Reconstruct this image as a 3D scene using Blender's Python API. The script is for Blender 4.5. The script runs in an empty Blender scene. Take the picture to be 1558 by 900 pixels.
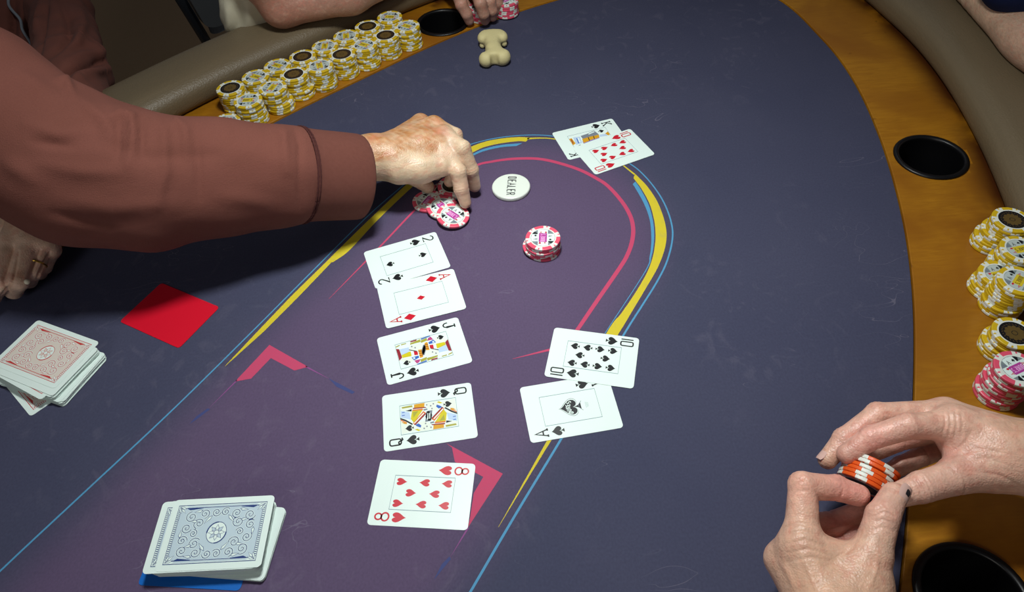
import bpy, math, random
import numpy as np
from mathutils import Vector, Matrix

# ---------------------------------------------------------------- camera, world, light
TZ = 0.75                       # height of the playing surface above the floor
F_PX, PITCH, ROLL, CAM_H = 1114.4367, math.radians(48.45019), math.radians(-4.35161), 603.7594
scn = bpy.context.scene
col = scn.collection
_cp, _sp, _cr, _sr = math.cos(PITCH), math.sin(PITCH), math.cos(ROLL), math.sin(ROLL)
FWD = np.array([0, _cp, -_sp]); _r = np.array([1., 0, 0]); _u = np.array([0, _sp, _cp])
RIGHT = _cr * _r + _sr * _u; UP = -_sr * _r + _cr * _u
cam_d = bpy.data.cameras.new('camera'); cam = bpy.data.objects.new('camera', cam_d); col.objects.link(cam)
cam_d.sensor_width = 36; cam_d.lens = F_PX / 1558 * 36; cam_d.clip_start = 0.01
cam.matrix_world = Matrix(((RIGHT[0], UP[0], -FWD[0], 0), (RIGHT[1], UP[1], -FWD[1], 0),
                           (RIGHT[2], UP[2], -FWD[2], TZ + CAM_H / 1000), (0, 0, 0, 1)))
scn.camera = cam
scn.view_settings.view_transform = 'Standard'; scn.view_settings.look = 'None'
scn.view_settings.gamma = 1; scn.view_settings.use_curve_mapping = False
scn.view_settings.exposure = 0.0
world = bpy.data.worlds.new('world'); scn.world = world; world.use_nodes = True
world.node_tree.nodes['Background'].inputs[0].default_value = (0.80, 0.86, 1.0, 1)
world.node_tree.nodes['Background'].inputs[1].default_value = 0.07

def area_light(name, loc, target, size, power, color, spread=180):
    d = bpy.data.lights.new(name, 'AREA'); d.shape = 'DISK'; d.size = size; d.energy = power; d.color = color; d.spread = math.radians(spread)
    o = bpy.data.objects.new(name, d); col.objects.link(o); o.location = loc
    o.rotation_euler = (Vector(target) - Vector(loc)).to_track_quat('-Z', 'Y').to_euler()
area_light('table_lamp_light', (-0.01, 0.57, TZ + 0.93), (-0.01, 0.57, TZ), 0.16, 4.9, (0.965, 1.0, 0.975), 125)
area_light('far_fill_light', (0.6, 2.4, 2.6), (-0.1, 0.6, TZ), 0.9, 1.4, (1.0, 0.93, 0.82))  # dim warm fill light from beyond the table, its source unseen
area_light('near_fill_light', (-1.0, -1.5, 2.0), (-0.3, 0.6, TZ), 0.8, 9.0, (1.0, 0.96, 0.9))  # fill added on the viewer's side to brighten the resting hand and near-facing sides

def at(px, py, z=0.0):
    """point (mm, table frame) at height z above the felt that the photograph shows at (px, py)"""
    d = FWD + RIGHT * (px - 779) / F_PX - UP * (py - 450) / F_PX
    t = (z - CAM_H) / d[2]
    return np.array([0, 0, CAM_H]) + t * d
def W(p):                       # mm in the table frame -> metres in the world
    return Vector((p[0] / 1000, p[1] / 1000, TZ + p[2] / 1000))

# ---------------------------------------------------------------- materials
def lin(h):
    if isinstance(h, str):
        h = h.lstrip('#'); h = [int(h[i:i + 2], 16) / 255 for i in (0, 2, 4)]
    return tuple(c / 12.92 if c <= .04045 else ((c + .055) / 1.055) ** 2.4 for c in h)
class NT:
    def __init__(s, name):
        s.m = bpy.data.materials.new(name); s.m.use_nodes = True; s.t = s.m.node_tree
        s.b = s.t.nodes['Principled BSDF']
    def n(s, kind, **kw):
        nd = s.t.nodes.new(kind)
        for k, v in kw.items():
            if k.startswith('i_'): nd.inputs[int(k[2:])].default_value = v
            else: setattr(nd, k, v)
        return nd
    def l(s, a, b): s.t.links.new(a, b)
    def math(s, op, a, b=None, clamp=False):
        nd = s.n('ShaderNodeMath', operation=op); nd.use_clamp = clamp
        for i, v in enumerate((a, b)):
            if v is None: continue
            if isinstance(v, (int, float)): nd.inputs[i].default_value = v
            else: s.l(v, nd.inputs[i])
        return nd.outputs[0]
    def mix(s, f, a, b):
        nd = s.n('ShaderNodeMix', data_type='RGBA')
        for i, v in ((0, f), (6, a), (7, b)):
            if isinstance(v, (int, float)): nd.inputs[i].default_value = v
            elif isinstance(v, tuple): nd.inputs[i].default_value = (*v[:3], 1)
            else: s.l(v, nd.inputs[i])
        return nd.outputs[2]
    def noise(s, scale, detail=3, dist=0, vec=None, rough=.5):
        nd = s.n('ShaderNodeTexNoise'); nd.inputs['Scale'].default_value = scale; nd.inputs['Detail'].default_value = detail
        nd.inputs['Distortion'].default_value = dist; nd.inputs['Roughness'].default_value = rough
        if vec is not None: s.l(vec, nd.inputs['Vector'])
        return nd.outputs['Fac']
    def ramp(s, f, lo, hi):
        nd = s.n('ShaderNodeMapRange'); nd.interpolation_type = 'SMOOTHSTEP'
        nd.inputs[1].default_value = lo; nd.inputs[2].default_value = hi; s.l(f, nd.inputs[0])
        return nd.outputs[0]
    def bump(s, h, strength, dist=.001):
        nd = s.n('ShaderNodeBump'); nd.inputs['Strength'].default_value = strength; nd.inputs['Distance'].default_value = dist
        s.l(h, nd.inputs['Height']); s.l(nd.outputs[0], s.b.inputs['Normal']); return nd
    def set(s, color=None, rough=.5, spec=.5, metal=0):
        if color is not None:
            if isinstance(color, tuple): s.b.inputs['Base Color'].default_value = (*color[:3], 1)
            else: s.l(color, s.b.inputs['Base Color'])
        s.b.inputs['Roughness'].default_value = rough; s.b.inputs['Specular IOR Level'].default_value = spec
        s.b.inputs['Metallic'].default_value = metal
        return s
    def pos(s): return s.n('ShaderNodeNewGeometry').outputs['Position']
def plain(name, color, rough=.5, spec=.5, metal=0, var=.06, scale=60):
    t = NT(name); c = lin(color)
    f = t.noise(scale, 3)
    t.set(t.mix(f, tuple(x * (1 - var) for x in c), tuple(min(1, x * (1 + var)) for x in c)), rough, spec, metal)
    return t.m

MAT = {}
def build_materials():
    # felt: printed navy with a purple field along the middle, pale scuffs and a fine weave
    t = NT('felt'); p = t.pos()
    ax, ay = math.cos(math.radians(55)), math.sin(math.radians(55))
    rel = t.n('ShaderNodeVectorMath', operation='SUBTRACT'); t.l(p, rel.inputs[0]); rel.inputs[1].default_value = (0.022, 0.640, TZ)
    def dot(v):
        d = t.n('ShaderNodeVectorMath', operation='DOT_PRODUCT'); t.l(rel.outputs[0], d.inputs[0]); d.inputs[1].default_value = v; return d.outputs['Value']
    u = t.math('MAXIMUM', dot((ax, ay, 0)), 0.0); v = dot((-ay, ax, 0))
    d = t.math('SQRT', t.math('ADD', t.math('MULTIPLY', u, u), t.math('MULTIPLY', v, v)))
    d = t.math('ADD', d, t.math('MULTIPLY', t.math('SUBTRACT', t.noise(9, 2), .5), .05))
    inner = t.ramp(d, .195, .125)
    base = t.mix(inner, lin('#41445c'), lin('#5d4d6b'))
    mp = t.n('ShaderNodeMapping'); t.l(p, mp.inputs[0]); mp.inputs['Rotation'].default_value = (0, 0, .6); mp.inputs['Scale'].default_value = (1, 2.2, 1)
    scr = t.math('ABSOLUTE', t.math('SUBTRACT', t.noise(11, 2, .9, mp.outputs[0]), .5))
    scr = t.ramp(scr, .0035, .0)
    scr = t.math('MULTIPLY', scr, t.ramp(t.noise(11, 2), .54, .66))
    smear = t.math('MULTIPLY', t.ramp(t.noise(55, 5, 2.2), .54, .74), t.ramp(t.noise(7, 3), .42, .62))
    cloud = t.math('MULTIPLY', t.noise(16, 5), .10)
    f = t.math('ADD', t.math('MULTIPLY', scr, .36), t.math('ADD', t.math('MULTIPLY', smear, .11), cloud), True)
    base = t.mix(f, base, lin('#8d8798'))
    weave = t.noise(900, 2)
    base = t.mix(t.math('MULTIPLY', weave, .35), base, (.012, .012, .02))
    t.set(base, .85, .12); t.bump(weave, .3, .0004); MAT['felt'] = t.m
    # wood with wandering grain and a dark worn band beside the armrest
    t = NT('stained_wood'); p = t.pos()
    mp = t.n('ShaderNodeMapping'); t.l(p, mp.inputs[0]); mp.inputs['Rotation'].default_value = (0, 0, math.radians(-62)); mp.inputs['Scale'].default_value = (1, 7, 1)
    g = t.noise(26, 6, 1.2, mp.outputs[0], .6); g2 = t.noise(7, 3, .6, p)
    c = t.mix(t.ramp(g, .3, .7), lin('#9a640f'), lin('#ac7416'))
    c = t.mix(t.ramp(g2, .35, .7), c, lin('#8c560d'))
    worn = t.n('ShaderNodeAttribute', attribute_name='worn').outputs['Fac']
    wf = t.math('MULTIPLY', worn, t.ramp(t.noise(24, 4, .5), .28, .5))
    c = t.mix(t.math('MULTIPLY', wf, .95), c, lin('#3c1806'))
    fl = t.ramp(t.noise(180, 2), .72, .80); c = t.mix(t.math('MULTIPLY', fl, .5), c, lin('#4a2a0a'))
    t.set(c, .42, .4); t.bump(g, .12, .0008); MAT['wood'] = t.m
    # padded vinyl
    t = NT('brown_vinyl'); vo = t.n('ShaderNodeTexVoronoi'); vo.inputs['Scale'].default_value = 420
    t.l(t.pos(), vo.inputs['Vector'])
    c = t.mix(t.noise(12, 3), lin('#655843'), lin('#75664f')); t.set(c, .42, .4)
    h = t.math('ADD', vo.outputs['Distance'], t.math('MULTIPLY', t.noise(160, 3), .7)); t.bump(h, .35, .0008); MAT['vinyl'] = t.m
    MAT['black_plastic'] = plain('black_plastic', '#08080a', .38, .4)
    MAT['floor'] = None
    t = NT('carpet'); n1 = t.noise(500, 3); n2 = t.noise(6, 4)
    t.set(t.mix(n2, lin('#8d7458'), lin('#a88c6c')), .95, .1); t.bump(n1, .6, .004); MAT['floor'] = t.m
    for k, c in dict(print_blue='#4f94bd', print_yellow='#d2bf2c', print_pink='#c24468', print_darkblue='#3b4478', print_violet='#8a4a86').items():
        t = NT(k); cl = lin(c); w = t.noise(900, 2); w2 = t.noise(30, 4)
        cc = t.mix(t.math('MULTIPLY', w, .3), cl, tuple(x * .55 for x in cl)); cc = t.mix(t.math('MULTIPLY', t.ramp(w2, .5, .8), .2), cc, lin('#6a6480'))
        t.set(cc, .72, .3); MAT[k] = t.m
    for k, c in dict(card='#dfefe9', card_edge='#cfdad5', inlay_card='#b9c4c0', ink='#17191d', red='#c4132b', frame='#557a88', ink_blue='#2a3f78', ink_red='#c23a3a',
                     robe='#dfe8dc', tint_blue='#bccfd8', tint_red='#d8cfc4', yellow='#cdc017', gold='#d39a17', blue='#2f62b8', maroon='#8e2130', olive='#a3a23c',
                     grey='#77808a', paleblue='#b6cde6', lilac='#8d7fb0', orange='#d8732a', magenta='#b5407e', dealer='#dfe7dc',
                     cut_red='#d0102a', cut_blue='#0b62b8').items():
        MAT[k] = plain(k, c, .35 if k not in ('cut_red', 'cut_blue') else .4, .4, var=.02)
    MAT['bone'] = None
    t = NT('bone'); n1 = t.noise(70, 4); t.set(t.mix(n1, lin('#c6b87c'), lin('#ddd3a4')), .55, .35); t.bump(t.noise(150, 3), .3, .001); MAT['bone'] = t.m
    for k, c in dict(chip_yellow='#d0ae1a', chip_pink='#e2546e', chip_orange='#e2591a', chip_white='#dfe3da', inlay_grey='#7d8a8c',
                     inlay_magenta='#b23a96', inlay_yellow='#d8c02a', inlay_black='#101014', inlay_gold='#5e4a22', inlay_pinktext='#f0b6e4').items():
        MAT[k] = plain(k, c, .38, .45, var=.05, scale=200)
    # skin: colour from a painted attribute, mottled, with fine relief and a little scattering
    for nm, hair in (('skin', 0), ):
        t = NT(nm); a = t.n('ShaderNodeAttribute', attribute_name='tone').outputs['Color']
        n1 = t.noise(110, 4); n2 = t.noise(420, 3)
        red = t.mix(t.math('MULTIPLY', t.ramp(t.noise(75, 4, .8), .45, .75), .38), a, lin('#c8705f'))
        pale = t.mix(t.math('MULTIPLY', t.ramp(t.noise(48, 3, .5), .52, .72), .18), red, lin('#e6cdb4'))
        hs = t.n('ShaderNodeHueSaturation'); t.l(pale, hs.inputs['Color'])
        mr = t.n('ShaderNodeMapRange'); mr.inputs[3].default_value = .72; mr.inputs[4].default_value = 1.28; t.l(n1, mr.inputs[0]); t.l(mr.outputs[0], hs.inputs['Value'])
        t.set(hs.outputs[0], .40, .5)
        t.b.inputs['Subsurface Weight'].default_value = .12; t.b.inputs['Subsurface Radius'].default_value = (1, .35, .2); t.b.inputs['Subsurface Scale'].default_value = .003
        vo = t.n('ShaderNodeTexVoronoi'); vo.inputs['Scale'].default_value = 620; t.l(t.pos(), vo.inputs['Vector'])
        h = t.math('ADD', t.math('MULTIPLY', vo.outputs['Distance'], .8), t.math('ADD', n1, n2)); t.bump(h, .36, .0008); MAT[nm] = t.m
    MAT['nail'] = plain('nail', '#dcb4a8', .3, .5); MAT['bruise'] = plain('bruise', '#23232a', .35, .5)
    t = NT('hoodie'); n1 = t.noise(1100, 2); n2 = t.noise(28, 4)
    c = t.mix(n2, lin('#6e4237'), lin('#7c4c42')); c = t.mix(t.math('MULTIPLY', n1, .35), c, lin('#4d2d2a')); t.set(c, .92, .15)
    t.b.inputs['Sheen Weight'].default_value = .02
    t.bump(t.math('ADD', n1, t.math('MULTIPLY', t.noise(45, 4, .4), 1.2)), .45, .0012); MAT['hoodie'] = t.m
    MAT['thread'] = plain('thread', '#4a2a28', .9, .1); MAT['cord'] = plain('cord', '#8a8f96', .7, .2)
    for k, c in dict(grey_cloth='#4a4c52', cream_cloth='#e2dcc2', navy_cloth='#1c2a55', lining='#1a1414', band='#0d0d0f').items():
        t = NT(k); n1 = t.noise(700, 2); cl = lin(c); t.set(t.mix(n1, tuple(x * .75 for x in cl), cl), .9, .15); t.bump(t.math('ADD', n1, t.noise(40, 3)), .4, .001); MAT[k] = t.m
    MAT['tube'] = plain('grey_tube', '#3a3f48', .35, .5, .4); MAT['chair_pad'] = plain('chair_pad', '#7d858c', .6, .3); MAT['gold_metal'] = plain('gold_metal', '#c9a64a', .25, .5, 1)
    MAT['pearl'] = plain('pearl', '#d8d2b8', .2, .6)
build_materials()

# ---------------------------------------------------------------- object helpers
def link(name, me, parent=None):
    o = bpy.data.objects.new(name, me); col.objects.link(o)
    if parent is not None: o.parent = parent
    return o
def tag(o, label=None, cat=None, group=None, kind=None):
    for k, v in (('label', label), ('category', cat), ('group', group), ('kind', kind)):
        if v: o[k] = v
    return o
def empty(name, loc, label, cat, group=None):
    o = bpy.data.objects.new(name, None); o.empty_display_size = .05; col.objects.link(o); o.location = loc
    return tag(o, label, cat, group)
def mesh(name, V, Fc, mats, mi=None, smooth=False):
    me = bpy.data.meshes.new(name); me.from_pydata([tuple(v) for v in V], [], [tuple(f) for f in Fc])
    for m in (mats if isinstance(mats, (list, tuple)) else [mats]): me.materials.append(MAT[m])
    if mi is not None: me.polygons.foreach_set('material_index', np.array(mi, dtype=np.int32))
    if smooth: me.polygons.foreach_set('use_smooth', [True] * len(me.polygons))
    me.update(); return me
def np_mesh(name, V, Q, mat, smooth=True):
    me = bpy.data.meshes.new(name); n, q = len(V), len(Q); k = Q.shape[1]
    me.vertices.add(n); me.vertices.foreach_set('co', np.ascontiguousarray(V, dtype=np.float32).ravel())
    me.loops.add(q * k); me.loops.foreach_set('vertex_index', np.ascontiguousarray(Q, dtype=np.int32).ravel())
    me.polygons.add(q); me.polygons.foreach_set('loop_start', np.arange(0, q * k, k, dtype=np.int32))
    me.update(calc_edges=True); me.validate()
    if smooth: me.polygons.foreach_set('use_smooth', np.ones(len(me.polygons), bool))
    me.materials.append(MAT[mat]); return me
def set_tone(me, name, C):
    a = me.attributes.new(name, 'FLOAT_COLOR', 'POINT'); a.data.foreach_set('color', np.c_[C, np.ones(len(C))].astype(np.float32).ravel())
def catmull(P, n, closed=False):
    P = np.asarray(P, float); m = len(P)
    if closed: Q = np.vstack([P[-1], P, P[0], P[1]]); segs = m
    else: Q = np.vstack([2 * P[0] - P[1], P, 2 * P[-1] - P[-2]]); segs = m - 1
    out = []
    for i in range(segs):
        p0, p1, p2, p3 = Q[i:i + 4]
        for t in np.linspace(0, 1, n, endpoint=False):
            out.append(.5 * (2 * p1 + (p2 - p0) * t + (2 * p0 - 5 * p1 + 4 * p2 - p3) * t * t + (3 * p1 - p0 - 3 * p2 + p3) * t ** 3))
    if not closed: out.append(P[-1])
    return np.array(out)
def resample(P, n):
    P = np.asarray(P, float); s = np.r_[0, np.cumsum(np.linalg.norm(np.diff(P, axis=0), axis=1))]
    t = np.linspace(0, s[-1], n); return np.stack([np.interp(t, s, P[:, k]) for k in range(P.shape[1])], 1)
def box_mesh(name, size, mat):
    x, y, z = (s / 2 for s in size)
    V = [(a * x, b * y, c * z) for a in (-1, 1) for b in (-1, 1) for c in (-1, 1)]
    return mesh(name, V, [(0, 1, 3, 2), (4, 6, 7, 5), (0, 4, 5, 1), (2, 3, 7, 6), (0, 2, 6, 4), (1, 5, 7, 3)], mat)
def tube_mesh(name, pts, r, mat, n=12):
    P = np.asarray(pts, float); V = []; Fc = []
    rr = np.broadcast_to(np.asarray(r, float), (len(P),)); ref = None
    for i, p in enumerate(P):
        t = P[min(i + 1, len(P) - 1)] - P[max(i - 1, 0)]; t /= np.linalg.norm(t)
        if ref is None: ref = np.cross(t, [0, 0, 1.]) if abs(t[2]) < .9 else np.cross(t, [1., 0, 0])
        ref = ref - t * (ref @ t); ref /= np.linalg.norm(ref); b = np.cross(t, ref)
        for k in range(n): a = 2 * math.pi * k / n; V.append(p + rr[i] * (math.cos(a) * ref + math.sin(a) * b))
    for i in range(len(P) - 1):
        for k in range(n): Fc.append((i * n + k, i * n + (k + 1) % n, (i + 1) * n + (k + 1) % n, (i + 1) * n + k))
    Fc += [tuple(range(n))[::-1], tuple(range((len(P) - 1) * n, len(P) * n))]
    return mesh(name, V, Fc, mat, smooth=True)

# ---------------------------------------------------------------- room
tag(link('floor', mesh('floor', [(-4, -2, 0), (4, -2, 0), (4, 5, 0), (-4, 5, 0)], [(0, 1, 2, 3)], 'floor')), kind='structure')

# ---------------------------------------------------------------- poker table
ECEN = np.array([-390.4, 40.5]); EANG = math.radians(55.264); EA, EB = 1408.0, 507.6
felt_px = [(1367, 900), (1378, 800), (1386, 680), (1390, 560), (1390, 470), (1380, 370), (1360, 280), (1330, 190), (1290, 110), (1240, 50), (1186, 0),
           (850, 0), (740, 36), (640, 78), (560, 117), (480, 155), (410, 190)]
_e = np.array([[math.cos(EANG), math.sin(EANG)], [-math.sin(EANG), math.cos(EANG)]])
_q = (np.array([at(*p)[:2] for p in felt_px]) - ECEN) @ _e.T / [EA, EB]
_ph = np.arctan2(_q[:, 1], _q[:, 0]); _rho = np.hypot(_q[:, 0], _q[:, 1]); _o = np.argsort(_ph); _ph, _rho = _ph[_o], _rho[_o]
phi = np.linspace(-math.pi, math.pi, 720, endpoint=False)
rho = np.interp(phi, np.r_[_ph[0] - .5, _ph, _ph[-1] + .5], np.r_[1, _rho, 1])
_k = np.exp(-np.linspace(-2.5, 2.5, 17) ** 2 / 2); _k /= _k.sum(); rho = np.convolve(np.r_[rho[-8:], rho, rho[:8]], _k, 'valid')
felt_edge = ECEN + np.stack([EA * rho * np.cos(phi), EB * rho * np.sin(phi)], 1) @ _e
felt_edge = resample(np.vstack([felt_edge, felt_edge[:1]]), 721)[:-1]
def offset(P, d):
    t = np.roll(P, -3, 0) - np.roll(P, 3, 0); t /= np.linalg.norm(t, axis=1)[:, None]
    return P + d * np.stack([t[:, 1], -t[:, 0]], 1)
WOODW = 113.0
table = empty('poker_table', (ECEN[0] / 1000, ECEN[1] / 1000, 0), 'oval poker table with navy and purple printed felt, wooden ring and brown padded armrest', 'table')
toff = -Vector((ECEN[0] / 1000, ECEN[1] / 1000, 0))
def tpart(name, me, parent=table):
    o = link(name, me, parent)
    if parent is table: o.location = toff
    return o
N = len(felt_edge)
def ring_mesh(name, prof, mat, smooth=True):     # prof: list of (offset, z); closed loop loft around the felt edge
    V = []; Fc = []
    for d, z in prof:
        for p in offset(felt_edge, d): V.append(W((p[0], p[1], z)))
    for i in range(len(prof) - 1):
        for k in range(N): Fc.append((i * N + k, i * N + (k + 1) % N, (i + 1) * N + (k + 1) % N, (i + 1) * N + k))
    return mesh(name, V, Fc, mat, smooth=smooth)
in_edge = offset(felt_edge, -.6)
fm = mesh('playing_surface', [W((*p, 0)) for p in in_edge] + [W((*p, -12)) for p in in_edge], [tuple(range(N))] + [(k, k + N, (k + 1) % N + N, (k + 1) % N) for k in range(N)], 'felt')
tpart('playing_surface', fm)
# wooden ring with round openings for the cup holders (flat fill with holes, then cut edges)
CUPS = [at(1416.5, 238.5, 3)[:2], at(674, 34, 3)[:2], at(1481, 908, 3)[:2]]
CUP_R = 40.5
def filled_ring(name, loops, z0, z1, mat, bevel):
    cu = bpy.data.curves.new(name, 'CURVE'); cu.dimensions = '2D'; cu.fill_mode = 'BOTH'; cu.extrude = (z1 - z0) / 2000 - bevel / 1000; cu.bevel_depth = bevel / 1000; cu.bevel_resolution = 2; cu.offset = -bevel / 1000
    for L in loops:
        sp = cu.splines.new('POLY'); sp.points.add(len(L) - 1); sp.use_cyclic_u = True
        sp.points.foreach_set('co', np.c_[np.asarray(L) / 1000, np.zeros(len(L)), np.ones(len(L))].astype(np.float32).ravel())
    ob = bpy.data.objects.new(name, cu); col.objects.link(ob)
    dg = bpy.context.evaluated_depsgraph_get(); me = bpy.data.meshes.new_from_object(ob.evaluated_get(dg)); bpy.data.objects.remove(ob)
    for v in me.vertices: v.co.z += TZ + (z0 + z1) / 2000
    me.materials.clear(); me.materials.append(MAT[mat]); return me
_a = np.linspace(0, 2 * math.pi, 64, endpoint=False)
loops = [offset(felt_edge, WOODW + 25), offset(felt_edge, .8)[::-1]] + [c + CUP_R * np.stack([np.cos(_a), np.sin(_a)], 1)[::-1] for c in CUPS]
wm = filled_ring('wooden_ring', loops, -15, 2.2, 'wood', .8)
# wear attribute: distance to the armrest (finer points along the outer strip are added below as their own strip)
tpart('wooden_ring', wm)
_d0 = offset(felt_edge, WOODW - 34); _d1 = offset(felt_edge, WOODW + 8)
VV = []; FF = []; WR = []
for j, s in enumerate(np.linspace(0, 1, 7)):
    for k in range(N): q = _d0[k] * (1 - s) + _d1[k] * s; VV.append(W((q[0], q[1], 2.35))); WR.append(min(1, s * 1.25) ** 1.3 * (1 if q[0] > -100 else .25))
for j in range(6):
    for k in range(N):
        m = (np.array(VV[j * N + k]) + np.array(VV[(j + 1) * N + k])) * 500
        if min(np.hypot(m[0] - c[0], m[1] - c[1]) for c in CUPS) < CUP_R + 6: continue
        FF.append((j * N + k, j * N + (k + 1) % N, (j + 1) * N + (k + 1) % N, (j + 1) * N + k))
wsm = mesh('worn_varnish', VV, FF, 'wood'); a = wsm.attributes.new('worn', 'FLOAT', 'POINT'); a.data.foreach_set('value', np.array(WR, dtype=np.float32))
tag(tpart('worn_varnish', wsm), 'dark worn band of the wood beside the armrest')
# armrest: padded roll
prof = []
for a in np.linspace(math.radians(250), math.radians(-70), 30):
    cx, cz = WOODW + 50, 22
    prof.append((cx + 54 * math.copysign(abs(math.cos(a)) ** .75, math.cos(a)), cz + 27 * math.copysign(abs(math.sin(a)) ** .8, math.sin(a))))
prof.append(prof[0])
tpart('armrest', ring_mesh('armrest', prof, 'vinyl'))
tpart('apron', ring_mesh('apron', [(WOODW + 15, -4), (WOODW + 15, -110), (WOODW - 5, -110), (WOODW - 5, -4)], 'wood'))
for s in (-1, 1):
    c = ECEN / 1000 + s * .75 * np.array([math.cos(EANG), math.sin(EANG)])
    tpart('pedestal', tube_mesh('pedestal', [(c[0], c[1], 0), (c[0], c[1], .04), (c[0], c[1], .05), (c[0], c[1], TZ - .09), (c[0], c[1], TZ - .012)], [.30, .30, .09, .09, .25], 'wood', 24))
def lathe(name, prof, n, mat, c=(0, 0, 0), smooth=True):
    V = []; Fc = []
    for r, z in prof:
        for k in range(n): a = 2 * math.pi * k / n; V.append((c[0] + r * math.cos(a), c[1] + r * math.sin(a), c[2] + z))
    for i in range(len(prof) - 1):
        for k in range(n): Fc.append((i * n + k, i * n + (k + 1) % n, (i + 1) * n + (k + 1) % n, (i + 1) * n + k))
    return V, Fc
for c in CUPS:
    prof = [(CUP_R - 1, -10), (44, 2.0), (44.6, 3.2), (43.6, 4.8), (41, 5.4), (38.6, 5.0), (37.4, 3.6), (37.6, 0), (37.4, -95), (33, -98), (.1, -98)]
    V, Fc = lathe('cup', prof, 64, None, (c[0], c[1], 0)); V = [W(v) for v in V]
    tpart('cup_holder', mesh('cup_holder', V, Fc, 'black_plastic', smooth=True))

# printed lines of the felt: ribbons between two measured edges
def ribbon_part(name, A, B, mat, n=60, z=.12, smooth=True, label=None):
    A = np.array([at(*p) for p in A]); B = np.array([at(*p) for p in B])
    if smooth: A = catmull(A, 8); B = catmull(B, 8)
    A = resample(A, n); B = resample(B, n)
    V = [W((p[0], p[1], z)) for p in A] + [W((p[0], p[1], z)) for p in B]
    tag(tpart(name, mesh(name, V, [(i, i + 1, n + i + 1, n + i) for i in range(n - 1)], mat)), label)
def line_part(name, P, w, mat, n=120, z=.12, label=None):
    P = catmull(np.array([at(*p)[:2] for p in P]), 8); P = resample(P, n)
    t = np.gradient(P, axis=0); t /= np.linalg.norm(t, axis=1)[:, None]; nn = np.stack([-t[:, 1], t[:, 0]], 1)
    ww = np.interp(np.linspace(0, 1, n), np.linspace(0, 1, len(w)), w)[:, None] / 2
    A, B = P + nn * ww, P - nn * ww
    V = [W((*p, z)) for p in A] + [W((*p, z)) for p in B]
    tag(tpart(name, mesh(name, V, [(i, i + 1, n + i + 1, n + i) for i in range(n - 1)], mat)), label)
def poly_part(name, P, mat, z=.13, label=None):
    tag(tpart(name, mesh(name, [W((*at(*p)[:2], z)) for p in P], [tuple(range(len(P)))], mat)), label)
line_part('printed_line', [(-200, 1062), (0, 868.5), (130, 747), (260, 625.6), (382.2, 505.6), (464.4, 423.3), (556.6, 331.4), (612, 283), (655, 247), (708, 222.7), (736, 213.9), (762.7, 208.8), (789.3, 206.1),
           (816, 205.3), (842.7, 207.2), (885, 215), (930, 232), (960, 250), (975, 261.7), (991.7, 280), (1006.7, 301.7), (1016.7, 323.3), (1022.3, 343.3), (1023.3, 360), (1020, 380), (1011.7, 405), (996.7, 433.3),
           (976.7, 465), (947.3, 511.7), (853, 668.9), (784, 783), (715.7, 899.9), (640, 1030)], [1.9, 1.9, 1.6, 1.6, 1.7, 1.8, 2.0, 2.2, 2.2], 'print_blue', 300, label='thin light blue outer line of the felt print')
ribbon_part('printed_band', [(495.6, 398.9), (514.4, 380), (564.3, 331.4), (624, 275.5), (663, 245), (709.9, 225.9), (736, 216), (762.7, 210.7), (789.3, 208.5), (806.7, 209.3)],
            [(507, 398.5), (532.2, 380), (577.8, 331.4), (637.5, 275.5), (675, 250), (716, 233.3), (736, 224), (762.7, 217.9), (789.3, 214.7), (800, 215.5)], 'print_yellow', 90, label='yellow curved band at the far left of the print')
ribbon_part('printed_band', [(495.6, 398.9), (444.4, 448.9), (395.6, 500), (342.2, 556.7)], [(504.4, 398.9), (453.3, 452.2), (401.1, 504.4), (342.6, 556.9)], 'print_yellow', 40, smooth=False)
ribbon_part('printed_band', [(803, 209.5), (825, 209.2), (845, 211), (890, 220), (930, 238), (966, 264)], [(802, 212), (825, 210.8), (845, 212.4), (890, 221.4), (930, 239.4), (966, 267)], 'print_yellow', 40)
ribbon_part('printed_band', [(966, 264), (983.3, 281.7), (998.3, 303.3), (1008.3, 326.7), (1013.3, 346.7), (1014, 363.3), (1010, 383.3), (1000, 408.3), (981.7, 440), (961.7, 473.3), (940, 509.3), (839.3, 668.9), (758.4, 801.7)],
            [(964, 271), (976.7, 288.3), (988.3, 310), (995, 333.3), (997.3, 353.3), (996.7, 370), (993.3, 390), (985, 413.3), (966.7, 445), (945, 476.7), (921.7, 508.3), (832, 670.3), (758, 801.5)], 'print_yellow', 120,
            label='wide yellow curved band at the right end of the print')
ribbon_part('printed_line', [(717.3, 234.8), (736, 226.5), (762.7, 220.4), (794.7, 217.6)], [(718.1, 237.6), (736, 230), (762.7, 224), (786, 222)], 'print_blue', 40)
ribbon_part('printed_line', [(966.7, 276), (975.5, 289), (986.7, 311), (993.1, 333.3), (995.3, 353.3), (994.6, 371.7), (991.2, 390), (982.2, 413.3), (921, 507)],
            [(962.7, 280), (970, 291.7), (980.7, 311.7), (988.3, 333.3), (990.7, 353.3), (990.7, 371.7), (988.3, 390), (981, 412.7), (920, 506.5)], 'print_blue', 80)
line_part('printed_arc', [(500, 455), (577.3, 376), (637.3, 313.3), (680, 277), (724, 252), (746.7, 246.1), (768, 242.7), (789.3, 241.1), (816, 241.3), (842.7, 245.9), (880, 257.5), (907, 271), (925, 283), (945, 305), (958.3, 326.7), (963.3, 346.7),
           (961.7, 366.7), (955, 386.7), (943.3, 406.7), (910, 455), (878.3, 501.7), (858, 532)], [.3, 2.2, 2.6, 3.2, 4.6, 5.2, 5.2, 5.0, 4.8, 4.6, 4.0], 'print_pink', 220, label='pink arc line inside the yellow band')
ribbon_part('printed_line', [(780, 545.4), (838, 529.5), (858, 526)], [(780, 545.8), (836, 533.5), (858, 532)], 'print_pink', 10, smooth=False)
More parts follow.
